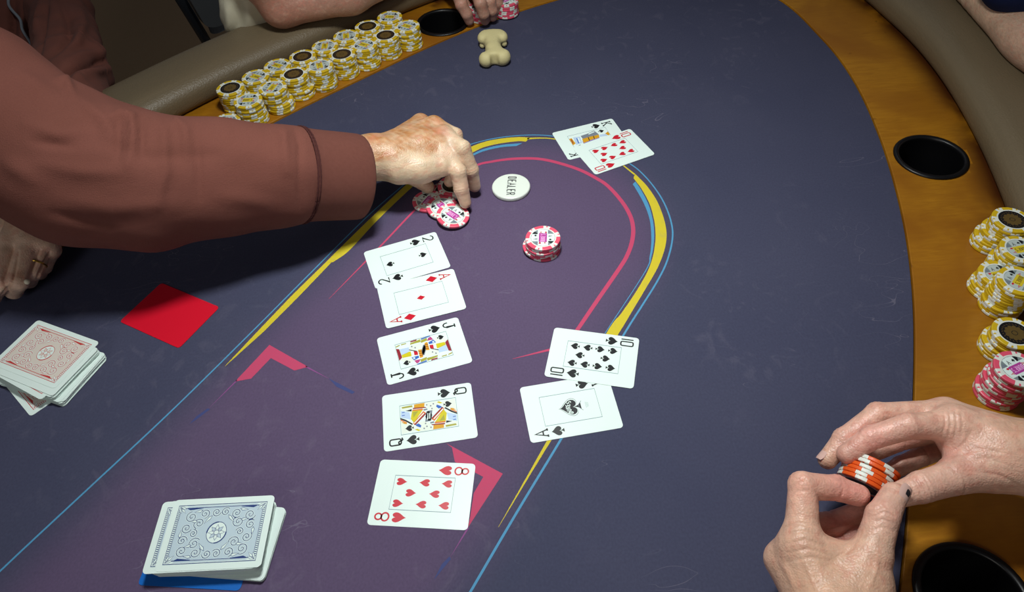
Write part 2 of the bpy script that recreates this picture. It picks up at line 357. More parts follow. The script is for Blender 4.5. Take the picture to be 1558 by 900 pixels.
poly_part('printed_chevron', [(410, 524.4), (468.9, 557.8), (447.8, 563.3), (412.2, 544.4), (382.2, 575.6), (357.8, 580)], 'print_pink', label='pink arrow corner near the red cut card')
poly_part('printed_chevron', [(679, 674), (765, 720.3), (712.2, 801.7), (715.7, 784.4), (720.9, 749.7), (735.3, 725.2), (692, 702.1), (687.7, 680.4)], 'print_pink', label='pink arrow corner beside the eight of hearts')
poly_part('printed_tail', [(361, 576.5), (360, 580), (315.6, 623)], 'print_violet'); poly_part('printed_tail', [(316, 621), (320, 622), (300, 637), (288, 645), (299, 633)], 'print_darkblue')
poly_part('printed_tail', [(465, 555.8), (466, 559), (504, 577.5)], 'print_violet'); poly_part('printed_tail', [(500, 575), (540, 596), (536, 599), (512, 588)], 'print_darkblue')
poly_part('printed_tail', [(712.2, 800), (713.5, 803), (684, 849)], 'print_violet'); poly_part('printed_tail', [(684, 846), (686, 850), (660, 882), (672, 858)], 'print_darkblue')

# ---------------------------------------------------------------- printing helpers (flat print, mm in the frame of the card)
class Print:
    def __init__(s): s.V = []; s.F = []; s.m = []; s.mats = []; s.z = 0.0
    def mi(s, mat):
        if mat not in s.mats: s.mats.append(mat)
        return s.mats.index(mat)
    def poly(s, P, mat, lift=.0):
        b = len(s.V); P = [tuple(p) for p in P]
        ar = sum(P[i][0] * P[(i + 1) % len(P)][1] - P[(i + 1) % len(P)][0] * P[i][1] for i in range(len(P)))
        if ar < 0: P = P[::-1]
        s.V += [(p[0], p[1], s.z + lift) for p in P]; s.F.append(tuple(range(b, b + len(P)))); s.m.append(s.mi(mat))
    def stroke(s, P, w, mat, closed=False, lift=.0):
        P = np.asarray(P, float); n = len(P)
        if closed: t = np.roll(P, -1, 0) - np.roll(P, 1, 0)
        else: t = np.gradient(P, axis=0)
        t /= np.maximum(np.linalg.norm(t, axis=1), 1e-9)[:, None]; nn = np.stack([-t[:, 1], t[:, 0]], 1)
        e = P - np.roll(P, 1, 0)                      # widen at corners so that strokes keep their width
        k = np.ones(n)
        for i in range(0 if closed else 1, n if closed else n - 1):
            a = P[i] - P[i - 1]; b = P[(i + 1) % n] - P[i]; la, lb = np.linalg.norm(a), np.linalg.norm(b)
            if la > 1e-9 and lb > 1e-9: k[i] = 1 / max(.5, math.sqrt(max(0, (1 + a @ b / la / lb) / 2)))
        ww = np.broadcast_to(np.asarray(w, float), (n,)) * k / 2
        A, B = P + nn * ww[:, None], P - nn * ww[:, None]; b0 = len(s.V)
        s.V += [(p[0], p[1], s.z + lift) for p in A] + [(p[0], p[1], s.z + lift) for p in B]; mi = s.mi(mat)
        for i in range(n if closed else n - 1):
            j = (i + 1) % n; s.F.append((b0 + i, b0 + n + i, b0 + n + j, b0 + j)); s.m.append(mi)
    def mesh(s, name):
        V = [(v[0] / 1000, v[1] / 1000, v[2] / 1000) for v in s.V]; return mesh(name, V, s.F, s.mats, s.m)
def arc(cx, cy, rx, ry, a0, a1, n=14): return [(cx + rx * math.cos(math.radians(a)), cy + ry * math.sin(math.radians(a))) for a in np.linspace(a0, a1, n)]
GL = {   # strokes in a unit box centred at the origin
 '2': [arc(0, .22, .42, .27, 170, -30, 12) + [(-.42, -.48), (.46, -.48)]],
 '8': [('o', arc(0, .25, .33, .235, 0, 345, 20)), ('o', arc(0, -.23, .43, .265, 0, 345, 22))],
 '1': [[(0, -.5), (0, .5)]], '0': [('o', arc(.16, .38, .22, .12, 0, 90, 4) + arc(-.16, .38, .22, .12, 90, 180, 4) + arc(-.16, -.38, .22, .12, 180, 270, 4) + arc(.16, -.38, .22, .12, 270, 360, 4))],
 'A': [[(-.40, -.46), (0, .48), (.40, -.46)], [(-.23, -.12), (.23, -.12)], [(-.54, -.47), (-.24, -.47)], [(.24, -.47), (.54, -.47)]],
 'J': [[(-.05, .47), (.5, .47)], [(.24, .47), (.24, -.22)] + arc(-.10, -.2, .34, .28, 0, -180, 10) + [(-.44, -.08)]],
 'Q': [('o', arc(.1, .33, .28, .16, 0, 90, 4) + arc(-.1, .33, .28, .16, 90, 180, 4) + arc(-.1, -.22, .28, .16, 180, 270, 4) + arc(.1, -.22, .28, .16, 270, 360, 4)),
       arc(-.12, -.32, .2, .13, 180, -20, 8) + [(.2, -.5), (.48, -.44)]],
 'K': [[(-.28, -.47), (-.28, .47)], [(.36, .46), (-.26, -.04)], [(-.12, .08), (.40, -.46)], [(-.46, .47), (-.1, .47)], [(-.46, -.47), (-.1, -.47)], [(.18, .47), (.52, .47)], [(.2, -.47), (.56, -.47)]],
 'D': [('o', [(-.34, -.48), (.02, -.48)] + arc(.0, 0, .38, .48, -80, 80, 9) + [(.02, .48), (-.34, .48)])],
 'E': [[(.36, .47), (-.34, .47), (-.34, -.47), (.38, -.47)], [(-.34, .02), (.28, .02)]],
 'L': [[(-.32, .5), (-.32, -.47), (.36, -.47)]],
 'R': [[(-.34, -.5), (-.34, .47), (.05, .47)] + arc(.05, .23, .29, .24, 85, -85, 7) + [(-.3, -.01)], [(.04, -.01), (.38, -.5)]],
 'U': [[(-.36, .5), (-.36, -.2)] + arc(0, -.16, .36, .32, 190, 350, 8) + [(.36, -.2), (.36, .5)]],
 'S': [arc(0, .24, .33, .23, 25, 255, 10) + arc(0, -.24, .35, .24, 80, -155, 10)],
 "'": [[(0, .5), (-.05, .28)]],
}
GL['k'] = [[(-.32, -.5), (-.32, .5)], [(.36, .5), (-.3, -.05)], [(-.1, .1), (.4, -.5)]]
def glyph(pr, ch, cx, cy, w, h, sw, mat, rot=0, lift=.02):
    c, s_ = math.cos(rot), math.sin(rot)
    for st in GL[ch]:
        closed = st[0] == 'o'
        P = [((x * w) * c - (y * h) * s_ + cx, (x * w) * s_ + (y * h) * c + cy) for x, y in (st[1] if closed else st)]
        pr.stroke(P, sw, mat, closed, lift)
def xf(P, cx, cy, s, rot=0):
    c, q = math.cos(rot) * s, math.sin(rot) * s; return [(x * c - y * q + cx, x * q + y * c + cy) for x, y in P]
def heart_pts(n=28):
    out = []
    for t in np.linspace(0, 2 * math.pi, n, endpoint=False):
        out.append((16 * math.sin(t) ** 3 / 34 * .98, (13 * math.cos(t) - 5 * math.cos(2 * t) - 2 * math.cos(3 * t) - math.cos(4 * t) + 2.5) / 29))
    return out
HEART = heart_pts()
def suit(pr, kind, cx, cy, h, mat, rot=0, lift=.02):
    wd = .80
    if kind == 'heart': pr.poly(xf([(x * wd, y) for x, y in HEART], cx, cy, h, rot), mat, lift)
    elif kind == 'diamond': pr.poly(xf([(0, .5), (.36, 0), (0, -.5), (-.36, 0)], cx, cy, h, rot), mat, lift)
    else:
        pr.poly(xf([(x * .88, -y * .80 + .10) for x, y in HEART], cx, cy, h, rot), mat, lift)
        pr.poly(xf([(0, -.16), (.05, -.34), (.17, -.5), (-.17, -.5), (-.05, -.34)], cx, cy, h, rot), mat, lift + .002)
CW, CH, CT = 63.5, 88.9, .30
def round_rect(w, h, r, n=5):
    return [p for cx, cy, a in ((w / 2 - r, h / 2 - r, 0), (-w / 2 + r, h / 2 - r, 90), (-w / 2 + r, -h / 2 + r, 180), (w / 2 - r, -h / 2 + r, 270)) for p in arc(cx, cy, r, r, a, a + 90, n)]
def slab(name, out, t, mats, mi):
    n = len(out); V = [(x / 1000, y / 1000, t / 1000) for x, y in out] + [(x / 1000, y / 1000, 0) for x, y in out]
    return mesh(name, V, [tuple(range(n)), tuple(range(2 * n - 1, n - 1, -1))] + [(i, n + i, n + (i + 1) % n, (i + 1) % n) for i in range(n)], mats, mi + [mi[-1]] * (n - 1))
CARD = slab('playing_card', round_rect(CW, CH, 3.6), CT, ['card', 'card_edge'], [0, 0, 1])
def index(pr, rank, kind, mat):
    for rot in (0, math.pi):
        sg = 1 if rot == 0 else -1
        cx, cy = -23.6 * sg, 32.6 * sg
        if rank == '10':
            glyph(pr, '1', *xf([(-4.3, 0)], cx, cy, 1, rot)[0], 1, 12.5, 1.45, mat, rot); glyph(pr, '0', *xf([(1.3, 0)], cx, cy, 1, rot)[0], 7.0, 12.5, 1.45, mat, rot)
        else: glyph(pr, rank, cx, cy, 8.6, 12.5, 1.45, mat, rot)
        suit(pr, kind, -23.6 * sg, 17.0 * sg, 12.6 if kind != 'diamond' else 13.5, mat, rot)
def frame(pr): pr.stroke([(-16.5, -27.6), (16.5, -27.6), (16.5, 27.6), (-16.5, 27.6)], .42, 'frame', True)
def make_card(pose, z, label, face, parentless=True):
    x, y, th = pose
    o = link('playing_card', CARD); o.location = W((x, y, z)); o.rotation_euler = (0, 0, th - math.pi / 2)
    tag(o, label, 'playing card', 'face-up cards on the table')
    pr = Print(); pr.z = CT + .03; frame(pr); face(pr)
    link('printed_face', pr.mesh('printed_face'), o)
    return o
def pips(pr, kind, mat, P, h=9.8):
    for u, v, inv in P: suit(pr, kind, u, v, h, mat, math.pi if inv else 0)
def local(pose, px, z=.4):
    x, y, th = pose; p = at(*px, z)[:2] - np.array([x, y]); a = np.array([math.cos(th), math.sin(th)]); b = np.array([-math.sin(th), math.cos(th)])
    return (-(p @ b), p @ a)            # card u (right), v (up)
def art(pr, pose, org, sc, polys, twofold=True):
    k = .0
    for mat, pts in polys:
        k += .002; P = [local(pose, (org[0] + x / sc, org[1] + y / sc)) for x, y in pts]
        P = [(max(-16.4, min(16.4, u)), max(-27.5, min(27.5, v))) for u, v in P]
        pr.poly(P, mat, k)
        if twofold: pr.poly([(-u, -v) for u, v in P], mat, k)
POSE = dict(h8=(-93.2, 307.5, -.1358), Q=(-89.08, 388.25, .0901), J=(-95.81, 469.28, .2407), Ad=(-100.6, 542.16, .2272), s2=(-119.04, 603.8, .2959),
            s10=(77.0, 443.5, -.2623), As=(48.0, 386.2, .1054), K=(121.94, 805.98, .2606), h10=(147.64, 775.18, .3755))
FELT = .16
T8 = [(u, v, v < -1) for u in (-10.5, 10.5) for v in (20.4, 0, -20.4)]
def f_h8(pr): index(pr, '8', 'heart', 'red'); pips(pr, 'heart', 'red', T8 + [(0, 10.4, False), (0, -10.4, True)])
def f_10(kind, mat):
    def f(pr): index(pr, '10', kind, mat); pips(pr, kind, mat, [(u, v, v < 0) for u in (-10.8, 10.8) for v in (19.6, 6.5, -6.5, -19.6)] + [(0, 13.2, False), (0, -13.2, True)])
    return f
def f_s2(pr): index(pr, '2', 'spade', 'ink'); pips(pr, 'spade', 'ink', [(0, 19.8, False), (0, -19.8, True)])
def f_Ad(pr): index(pr, 'A', 'diamond', 'red'); pips(pr, 'diamond', 'red', [(0, 0, False)], 9.5)
def f_As(pr):
    index(pr, 'A', 'spade', 'ink')
    R = math.pi
    pr.poly(xf([(x * .94, -y * .80 + .10) for x, y in HEART], .4, 0, 23.6, R), 'grey', .01); pr.poly(xf([(x * .94, -y * .80 + .10) for x, y in HEART], .4, .1, 22.4, R), 'card', .012)
    suit(pr, 'spade', .4, 0, 20.8, 'ink', R, .016)
    pr.stroke(xf([(-.26, -.56), (-.08, -.40), (.08, -.40), (.26, -.56)], .4, 0, 20.8, R), .5, 'grey', False, .02)
    for i, ch in enumerate('DUkES'):
        x = (i - 2) * 2.8; glyph(pr, ch, .4 + x * -1, -2.3 + .06 * x * x, 2.3, 4.3, .75, 'card', R + .04 * x, .03)
    for i in range(3): pr.stroke([(-3.2 + i * .5, 15.2 + i * 1.1), (3.6 - i * .5, 15.2 + i * 1.1)], .22, 'frame')
def f_J(pr):
    index(pr, 'J', 'spade', 'ink')
    art(pr, POSE['J'], (600, 500), 15, [('robe', [(345, 380), (620, 330), (640, 420), (620, 540), (345, 475)]), ('robe', [(150, 620), (400, 640), (450, 715), (330, 800), (150, 730)]), ('paleblue', [(120, 470), (330, 420), (345, 520), (165, 600)]), ('olive', [(360, 330), (590, 235), (600, 300), (480, 330), (360, 365)]), ('maroon', [(360, 285), (510, 240), (500, 272), (368, 312)]),
        ('yellow', [(165, 600), (370, 510), (395, 620), (190, 665)]), ('red', [(440, 510), (530, 520), (545, 590), (460, 603)]), ('maroon', [(40, 460), (110, 465), (180, 655), (115, 730)]), ('gold', [(540, 480), (630, 470), (660, 640), (590, 665)]),
        ('maroon', [(550, 515), (640, 500), (642, 512), (552, 528)]), ('maroon', [(560, 560), (648, 545), (650, 558), (562, 573)]), ('maroon', [(572, 605), (652, 590), (655, 603), (575, 620)]), ('blue', [(390, 655), (550, 610), (570, 655), (450, 718)]),
        ('card', [(425, 655), (470, 645), (480, 680), (440, 690)]), ('magenta', [(455, 722), (600, 690), (570, 760), (515, 792)]), ('blue', [(520, 800), (740, 712), (745, 745), (530, 818)]), ('olive', [(590, 700), (740, 640), (745, 700), (610, 760)]),
        ('grey', [(690, 360), (722, 470), (690, 600), (650, 590), (625, 520)]), ('ink', [(335, 470), (520, 505), (520, 520), (335, 490)]), ('ink', [(645, 440), (690, 350), (695, 365), (655, 450), (640, 590), (630, 520)]),
        ('grey', [(375, 405), (395, 385), (420, 405), (400, 425)]), ('grey', [(455, 430), (475, 410), (495, 430), (475, 455)]), ('olive', [(30, 405), (120, 365), (125, 385), (40, 430)]), ('olive', [(150, 355), (265, 325), (270, 345), (155, 378)])])
    for s_ in (1, -1): suit(pr, 'spade', -10.6 * s_, 20.6 * s_, 7.6, 'ink', 0 if s_ > 0 else math.pi, .05)
def f_Q(pr):
    index(pr, 'Q', 'spade', 'ink')
    art(pr, POSE['Q'], (600, 590), 10, [('robe', [(460, 225), (640, 200), (730, 290), (600, 350), (510, 318)]), ('robe', [(95, 500), (200, 540), (300, 570), (330, 640), (120, 700)]), ('robe', [(95, 290), (290, 255), (285, 300), (180, 345), (95, 350)]), ('grey', [(480, 250), (500, 245), (505, 262), (486, 268)]), ('grey', [(540, 262), (560, 258), (566, 276), (546, 282)]), ('grey', [(580, 232), (600, 228), (606, 246), (586, 252)]), ('grey', [(560, 305), (580, 300), (584, 318), (566, 324)]), ('paleblue', [(100, 350), (230, 370), (250, 480), (100, 450)]), ('gold', [(300, 250), (460, 225), (455, 290), (300, 300)]), ('maroon', [(285, 302), (470, 287), (492, 300), (280, 322)]), ('orange', [(275, 330), (430, 312), (440, 335), (270, 352)]),
        ('yellow', [(270, 350), (430, 335), (300, 530), (250, 470)]), ('olive', [(282, 365), (365, 350), (292, 450)]), ('orange', [(440, 350), (482, 375), (310, 560), (285, 535)]), ('maroon', [(470, 380), (490, 388), (322, 563), (298, 560)]), ('card', [(445, 375), (455, 385), (310, 540), (300, 530)]),
        ('ink', [(170, 350), (265, 320), (262, 357)]), ('ink', [(90, 455), (180, 485), (285, 545), (270, 562), (170, 507), (90, 478)]), ('orange', [(95, 480), (190, 520), (195, 537), (100, 500)]), ('gold', [(105, 520), (180, 522), (195, 550), (150, 545)]),
        ('blue', [(320, 560), (370, 538), (412, 570), (400, 602), (340, 580)]), ('grey', [(492, 350), (580, 335), (560, 480), (525, 500), (470, 440)]), ('card', [(505, 380), (515, 380), (520, 470), (510, 470)]), ('card', [(540, 370), (550, 368), (545, 470), (535, 470)]),
        ('yellow', [(310, 630), (350, 618), (400, 640), (370, 655)]), ('olive', [(110, 292), (270, 262), (275, 288), (120, 315)]), ('grey', [(440, 325), (500, 310), (505, 330), (450, 345)]), ('blue', [(115, 370), (160, 362), (160, 372), (118, 382)]), ('blue', [(115, 415), (160, 408), (160, 418), (118, 427)])])
    for s_ in (1, -1): suit(pr, 'spade', -10.4 * s_, 19.5 * s_, 8.4, 'ink', 0 if s_ > 0 else math.pi, .05)
def f_K(pr):
    index(pr, 'K', 'spade', 'ink')
    art(pr, POSE['K'], (860, 180), 12.857, [('paleblue', [(155, 375), (290, 355), (330, 480), (215, 520)]), ('blue', [(215, 390), (245, 385), (285, 480), (255, 490)]), ('card', [(235, 385), (262, 380), (300, 465), (272, 475)]), ('grey', [(300, 345), (430, 300), (560, 238), (660, 315), (340, 400)]), ('card', [(450, 300), (560, 252), (575, 268), (460, 318)]),
        ('lilac', [(335, 450), (660, 340), (670, 385), (360, 495)]), ('gold', [(330, 405), (440, 370), (470, 440), (360, 480)]), ('gold', [(455, 365), (545, 343), (562, 400), (480, 430)]), ('gold', [(556, 343), (655, 318), (670, 370), (580, 402)]), ('ink', [(440, 370), (455, 366), (482, 432), (468, 440)]), ('ink', [(545, 343), (556, 341), (580, 400), (565, 405)]),
        ('gold', [(70, 405), (125, 390), (205, 490), (150, 530)]), ('maroon', [(110, 420), (125, 410), (165, 490), (150, 500)]), ('paleblue', [(670, 320), (790, 300), (830, 340), (680, 360)]), ('gold', [(780, 300), (832, 255), (872, 312), (850, 335)])], False)
    suit(pr, 'spade', -10.4, 19.5, 8.2, 'ink', 0, .05); suit(pr, 'spade', 10.4, -19.5, 8.2, 'ink', math.pi, .05)
make_card(POSE['h8'], FELT, 'face-up eight of hearts, nearest card of the middle column', f_h8)
make_card(POSE['Q'], FELT, 'face-up queen of spades above the eight of hearts', f_Q)
make_card(POSE['J'], FELT, 'face-up jack of spades between the queen and the ace of diamonds', f_J)
make_card(POSE['s2'], FELT, 'face-up two of spades partly under the ace of diamonds', f_s2)
make_card(POSE['Ad'], FELT + CT + .15, 'face-up ace of diamonds overlapping the two of spades', f_Ad)
make_card(POSE['As'], FELT, 'face-up ace of spades with large lettered spade, partly under the ten of spades', f_As)
make_card(POSE['s10'], FELT + CT + .15, 'face-up ten of spades lying across the ace of spades', f_10('spade', 'ink'))
make_card(POSE['K'], FELT, 'face-up king of spades at the far end of the print', f_K)
make_card(POSE['h10'], FELT + CT + .15, 'face-up ten of hearts lying across the king of spades', f_10('heart', 'red'))

# ---------------------------------------------------------------- card backs and decks
def back_print(ink, tint):
    pr = Print(); pr.z = CT + .03; w, h = CW - 11.6, CH - 11.6
    def rect(a, b): return [(-a / 2, -b / 2), (a / 2, -b / 2), (a / 2, b / 2), (-a / 2, b / 2)]
    pr.poly(rect(w - 5, h - 5), tint, .0); pr.stroke(rect(w, h), .55, ink, True, .004); pr.stroke(rect(w - 5.2, h - 5.2), .5, ink, True, .006)
    for s in (-1, 1):
        pr.poly([(s * (w / 2 - .9), -h / 2 + 7), (s * (w / 2 - 2.1), -h / 2 + 9), (s * (w / 2 - 2.1), h / 2 - 9), (s * (w / 2 - .9), h / 2 - 7)], tint, .005)
        pr.poly([(s * (w / 2 - 2.6), -h / 2 + 7), (s * (w / 2 - 4.6), -h / 2 + 11), (s * (w / 2 - 3.2), -h / 2 + 22), (s * (w / 2 - 2.6), -h / 2 + 22)], ink, .007)
        pr.poly([(s * (w / 2 - 2.6), h / 2 - 7), (s * (w / 2 - 4.6), h / 2 - 11), (s * (w / 2 - 3.2), h / 2 - 22), (s * (w / 2 - 2.6), h / 2 - 22)], ink, .007)
        for i in range(26):
            x = -w / 2 + 4 + i * (w - 8) / 25; pr.poly(xf(rect(.75, 1.7), x, s * (h / 2 - 1.35), 1), ink, .006)
    for sx in (-1, 1):
        for sy in (-1, 1):
            for a, L in ((45, 8.5), (20, 6.5), (70, 6.5)):
                A = math.radians(a); ux, uy = sx * math.cos(A), sy * math.sin(A); bx, by = sx * (w / 2 - 1.2), sy * (h / 2 - 1.2)
                P = [(bx, by), (bx - ux * L * .5 - uy * 1.1, by - uy * L * .5 + ux * 1.1), (bx - ux * L, by - uy * L), (bx - ux * L * .5 + uy * 1.1, by - uy * L * .5 - ux * 1.1)]
                pr.poly(P, 'card', .010); pr.stroke(P, .28, ink, True, .012)
    rng = random.Random(5)
    def spiral(cx, cy, r, a0, hand, turns=1.7, wd=.62):
        P = []
        for t in np.linspace(0, 1, 26): a = a0 + hand * t * turns * 2 * math.pi; q = r * (1 - t * .92); P.append((cx + q * math.cos(a), cy + q * math.sin(a)))
        pr.stroke(P, wd + .9, 'card', False, .014); pr.stroke(P, wd, ink, False, .016)
    for k, (cx, cy, r) in enumerate([(-15, 26, 5), (-6, 28, 4.4), (5, 27, 4.6), (15, 25, 5.2), (-17, 14, 4.6), (-9, 17, 5.2), (9, 17, 5), (17.5, 14, 4.4), (0, 20, 3.6), (-18.5, 4, 4), (18.5, 4, 4)]):
        for s in (1, -1): spiral(cx * s, cy * s, r, rng.random() * 6, 1 if k % 2 else -1)
    for cx, cy, L, a in [(-12, 10, 9, 40), (12, 10, 9, 140), (-20, 20, 7, 80), (20, 20, 7, 100), (0, 31, 7, 0), (-11, 22, 6, 100), (11, 22, 6, 80)]:
        for s in (1, -1):
            A = math.radians(a); c, q = math.cos(A), math.sin(A); cx_, cy_ = cx * s, cy * s
            P = xf([(-L / 2, 0), (-L / 5, 1.3), (L / 2, .2), (-L / 5, -1.2)], cx_, cy_, 1, A + (0 if s > 0 else math.pi)); pr.poly(P, 'card', .017); pr.stroke(P, .4, ink, True, .019)
    pr.poly(arc(0, 0, 9.6, 8.8, 0, 350, 30), 'card', .02); pr.stroke(arc(0, 0, 9.4, 8.4, 0, 350, 36), .5, ink, True, .022)
    for a in (45, 225): pr.stroke([(9.3 * math.cos(t), 8.3 * math.sin(t)) for t in np.radians(np.linspace(a - 50, a + 50, 14))], [.4] + [1.1] * 12 + [.4], ink, False, .024)
    for k in range(8):
        A = math.pi / 4 * k; P = xf([(1.6, 0), (4, 1.5), (7, 0), (4, -1.5)], 0, 0, 1, A); pr.poly(P, tint if k % 2 else 'card', .025); pr.stroke(P, .3, ink, True, .027)
    pr.poly(arc(0, 0, 2.1, 2.1, 0, 340, 18), 'card', .03); pr.stroke(arc(0, 0, 2.1, 2.1, 0, 340, 18), .35, ink, True, .032)
    return pr.mesh('printed_back')
BACK_B = back_print('ink_blue', 'tint_blue'); BACK_R = back_print('ink_red', 'tint_red')
def put_card(x, y, z, deg, label, group, back=None, tilt=0):
    o = link('playing_card', CARD); o.location = W((x, y, z)); o.rotation_euler = (tilt, 0, math.radians(deg)); tag(o, label, 'playing card', group)
    if back: link('printed_back', back, o)
rng = random.Random(3)
STEP = CT + .02
# blue deck beside the lower edge of the print (long side along the picture)
tag(link('cut_card', slab('cut_card', round_rect(CW, CH, 3.6), .4, ['cut_blue'], [0, 0, 0])), 'plain blue plastic cut card under the blue-backed deck', 'cut card').location = W((-283.0, 270.0, FELT))
bpy.data.objects['cut_card'].rotation_euler = (0, 0, math.radians(-7.4 + 90))
nb = 52
for i in range(nb):
    z = FELT + .45 + i * STEP; f = i / (nb - 1)
    if i == nb - 1: put_card(-266.0, 277.6, z, -1.6 + 90, 'topmost blue-backed card of the nearer deck', 'blue-backed deck', BACK_B)
    elif i == nb - 2: put_card(-276.0, 277.0, z, -1.4 + 90, 'second blue-backed card, slid left under the deck’s top card', 'blue-backed deck', BACK_B)
    else:
        low = i < 14
        x, y, a = (-262.5, 276.5, -8.5) if low else (-267.5 - 3 * f, 277.4, -4.0 + 2.5 * f)
        put_card(x + rng.uniform(-.5, .5), y + rng.uniform(-.4, .4), z, a + 90 + rng.uniform(-.7, .7), 'white-edged card stacked inside the blue-backed deck', 'blue-backed deck, inner cards')
# red deck at the left edge
nr = 44
for i in range(nr):
    z = FELT + i * STEP
    if i == 0: put_card(-498.3, 476.8, z, 45.4, 'red-backed card turned askew at the bottom of its deck', 'red-backed deck', BACK_R)
    elif i == nr - 1: put_card(-492.0, 492.6, z, 64.2, 'topmost red-backed card of the deck at the left edge', 'red-backed deck', BACK_R)
    elif i == nr - 4: put_card(-497.0, 483.0, z, 59.0, 'red-backed card sticking out just under the deck’s top card', 'red-backed deck', BACK_R)
    else:
        low = i < 22; x, y, a = (-486, 479, 66.5) if low else (-491, 484, 64)
        put_card(x + rng.uniform(-1, 1), y + rng.uniform(-1, 1), z, a + rng.uniform(-1.4, 1.4), 'white-edged card stacked inside the red-backed deck', 'red-backed deck, inner cards')
o = tag(link('cut_card', slab('cut_card', round_rect(CW, CH, 3.6), .5, ['cut_red'], [0, 0, 0])), 'plain red plastic cut card lying alone on the felt', 'cut card')
o.location = W((-380.6, 546.1, FELT)); o.rotation_euler = (0, 0, math.radians(-30.2 + 90))

# ---------------------------------------------------------------- dealer button
db = at(777.5, 282.5, 5.5)
prof = [(.01, 0), (22.6, 0), (23.8, .6), (24.2, 1.6), (24.2, 3.9), (23.7, 5.0), (22.8, 5.5), (.01, 5.5)]
V, Fc = lathe('d', [(r / 1000, z / 1000) for r, z in prof], 64, None)
do = tag(link('dealer_button', mesh('dealer_button', V, Fc, 'dealer')), 'round white button lettered DEALER on the felt', 'dealer button')
do.location = W((db[0], db[1], FELT)); do.rotation_euler = (0, 0, math.radians(-97))
pr = Print(); pr.z = 5.54
for i, ch in enumerate('DEALER'): glyph(pr, ch, (i - 2.5) * 6.1, 0.6, 5.0 if ch != 'A' else 5.4, 10.5, 1.25, 'ink')
link('printed_word', pr.mesh('printed_word'), do)

# ---------------------------------------------------------------- chips
CR, CHT = 20.0, 3.30
def chip_mesh(name, colm):
    n = 72; prof = [(15.6, 0), (19.2, 0), (19.85, .35), (20.0, .8), (20.0, 2.5), (19.85, 2.95), (19.2, 3.3), (17.4, 3.3), (15.3, 3.3), (14.1, 3.22)]
    V, Fc = lathe('c', [(r / 1000, z / 1000) for r, z in prof], n, None); mi = []
    for i in range(len(prof) - 1):
        for k in range(n):
            q = k % 12; m = 0 if q < 7 else 1
            if i == 8: m = 1
            if i in (6, 5) and q == 9: m = 0
            if i == 7 and q == 9: m = 1
            mi.append(m)
    nb_ = len(V); V += [(0, 0, 0), (0, 0, prof[-1][1] / 1000)]; L = len(prof) - 1
    for k in range(n): Fc += [(nb_, (k + 1) % n, k), (nb_ + 1, L * n + k, L * n + (k + 1) % n)]; mi += [1, 1]
    return mesh(name, V, Fc, [colm, 'chip_white'], mi)
CHIPM = {k: chip_mesh('poker_chip', 'chip_' + k) for k in ('yellow', 'pink', 'orange')}
def inlay_mesh(kind):
    pr = Print(); pr.z = 3.24
    if kind == 'black':
        pr.poly(arc(0, 0, 13.9, 13.9, 0, 352, 40), 'inlay_black', 0)
        for k in range(12):
            A = math.pi / 6 * k; pr.poly(xf([(3.0, -1.5), (8.4, -1.9), (9.6, 0), (8.4, 1.9), (3.0, 1.5)], 0, 0, 1, A), 'inlay_gold', .01 + .002 * (k % 2))
        for k in range(24): A = math.pi / 12 * k; pr.stroke([(10.4 * math.cos(A), 10.4 * math.sin(A)), (11.6 * math.cos(A + .12), 11.6 * math.sin(A + .12))], .7, 'inlay_gold', False, .02)
        pr.poly(arc(0, 0, 4.4, 4.4, 0, 345, 20), 'inlay_gold', .03); pr.stroke(arc(0, 0, 2.6, 2.6, 0, 345, 20), .6, 'inlay_black', True, .035)
    else:
        pr.poly(arc(0, 0, 13.9, 13.9, 0, 352, 40), 'inlay_grey', 0)
        R2 = 13.7 ** 2
        def card4(k):
            A = math.pi / 2 * k; return A
        for k in range(4):        # four pale aces fanned around the box
            A = math.pi / 2 * k
            P = [(-6.2, 4.4), (5.4, 4.4), (5.4, math.sqrt(R2 - 5.4 ** 2)), (0, 13.6), (-4, 13.0), (-6.2, math.sqrt(R2 - 6.2 ** 2))]
            pr.poly(xf(P, 0, 0, 1, A), 'card' if kind == 'pink' else 'inlay_card', .006)
            P = [(5.8, 4.6), (9.4, 9.6), (7.6, math.sqrt(R2 - 7.6 ** 2)), (5.8, math.sqrt(R2 - 5.8 ** 2))]; pr.poly(xf(P, 0, 0, 1, A), 'ink' if k % 2 == 0 else 'grey', .005)
            cm = 'ink' if k % 2 == 0 else 'red'; c1 = xf([(-2.6, 8.4)], 0, 0, 1, A)[0]; c2 = xf([(3.2, 8.6)], 0, 0, 1, A)[0]
            glyph(pr, 'A', c1[0], c1[1], 2.8, 4.2, .6, cm, A, .012)
            suit(pr, 'spade' if k % 2 == 0 else ('heart' if k == 1 else 'diamond'), c2[0], c2[1], 3.7, cm, A, .012)
        bx = 'inlay_magenta' if kind == 'pink' else 'inlay_yellow'
        pr.poly([(-7.2, -4.6), (7.2, -4.6), (7.2, 4.6), (-7.2, 4.6)], bx, .02)
        tm = 'inlay_pinktext' if kind == 'pink' else 'inlay_gold'
        for i, ch in enumerate("DUkE'S"):
            glyph(pr, ch, (-5.3, -3.0, -.6, 1.8, 3.5, 5.2)[i], 0, 1.9, 5.2 if kind == 'pink' else 4.2, .62, tm, 0, .028)
    return pr.mesh('inlay')
INLAY = {k: inlay_mesh(k) for k in ('pink', 'black', 'yellow')}
ORD = ['top', 'second', 'third', 'fourth', 'fifth', 'sixth', 'seventh', 'eighth', 'ninth', 'tenth', 'eleventh', 'twelfth', 'thirteenth', 'fourteenth']
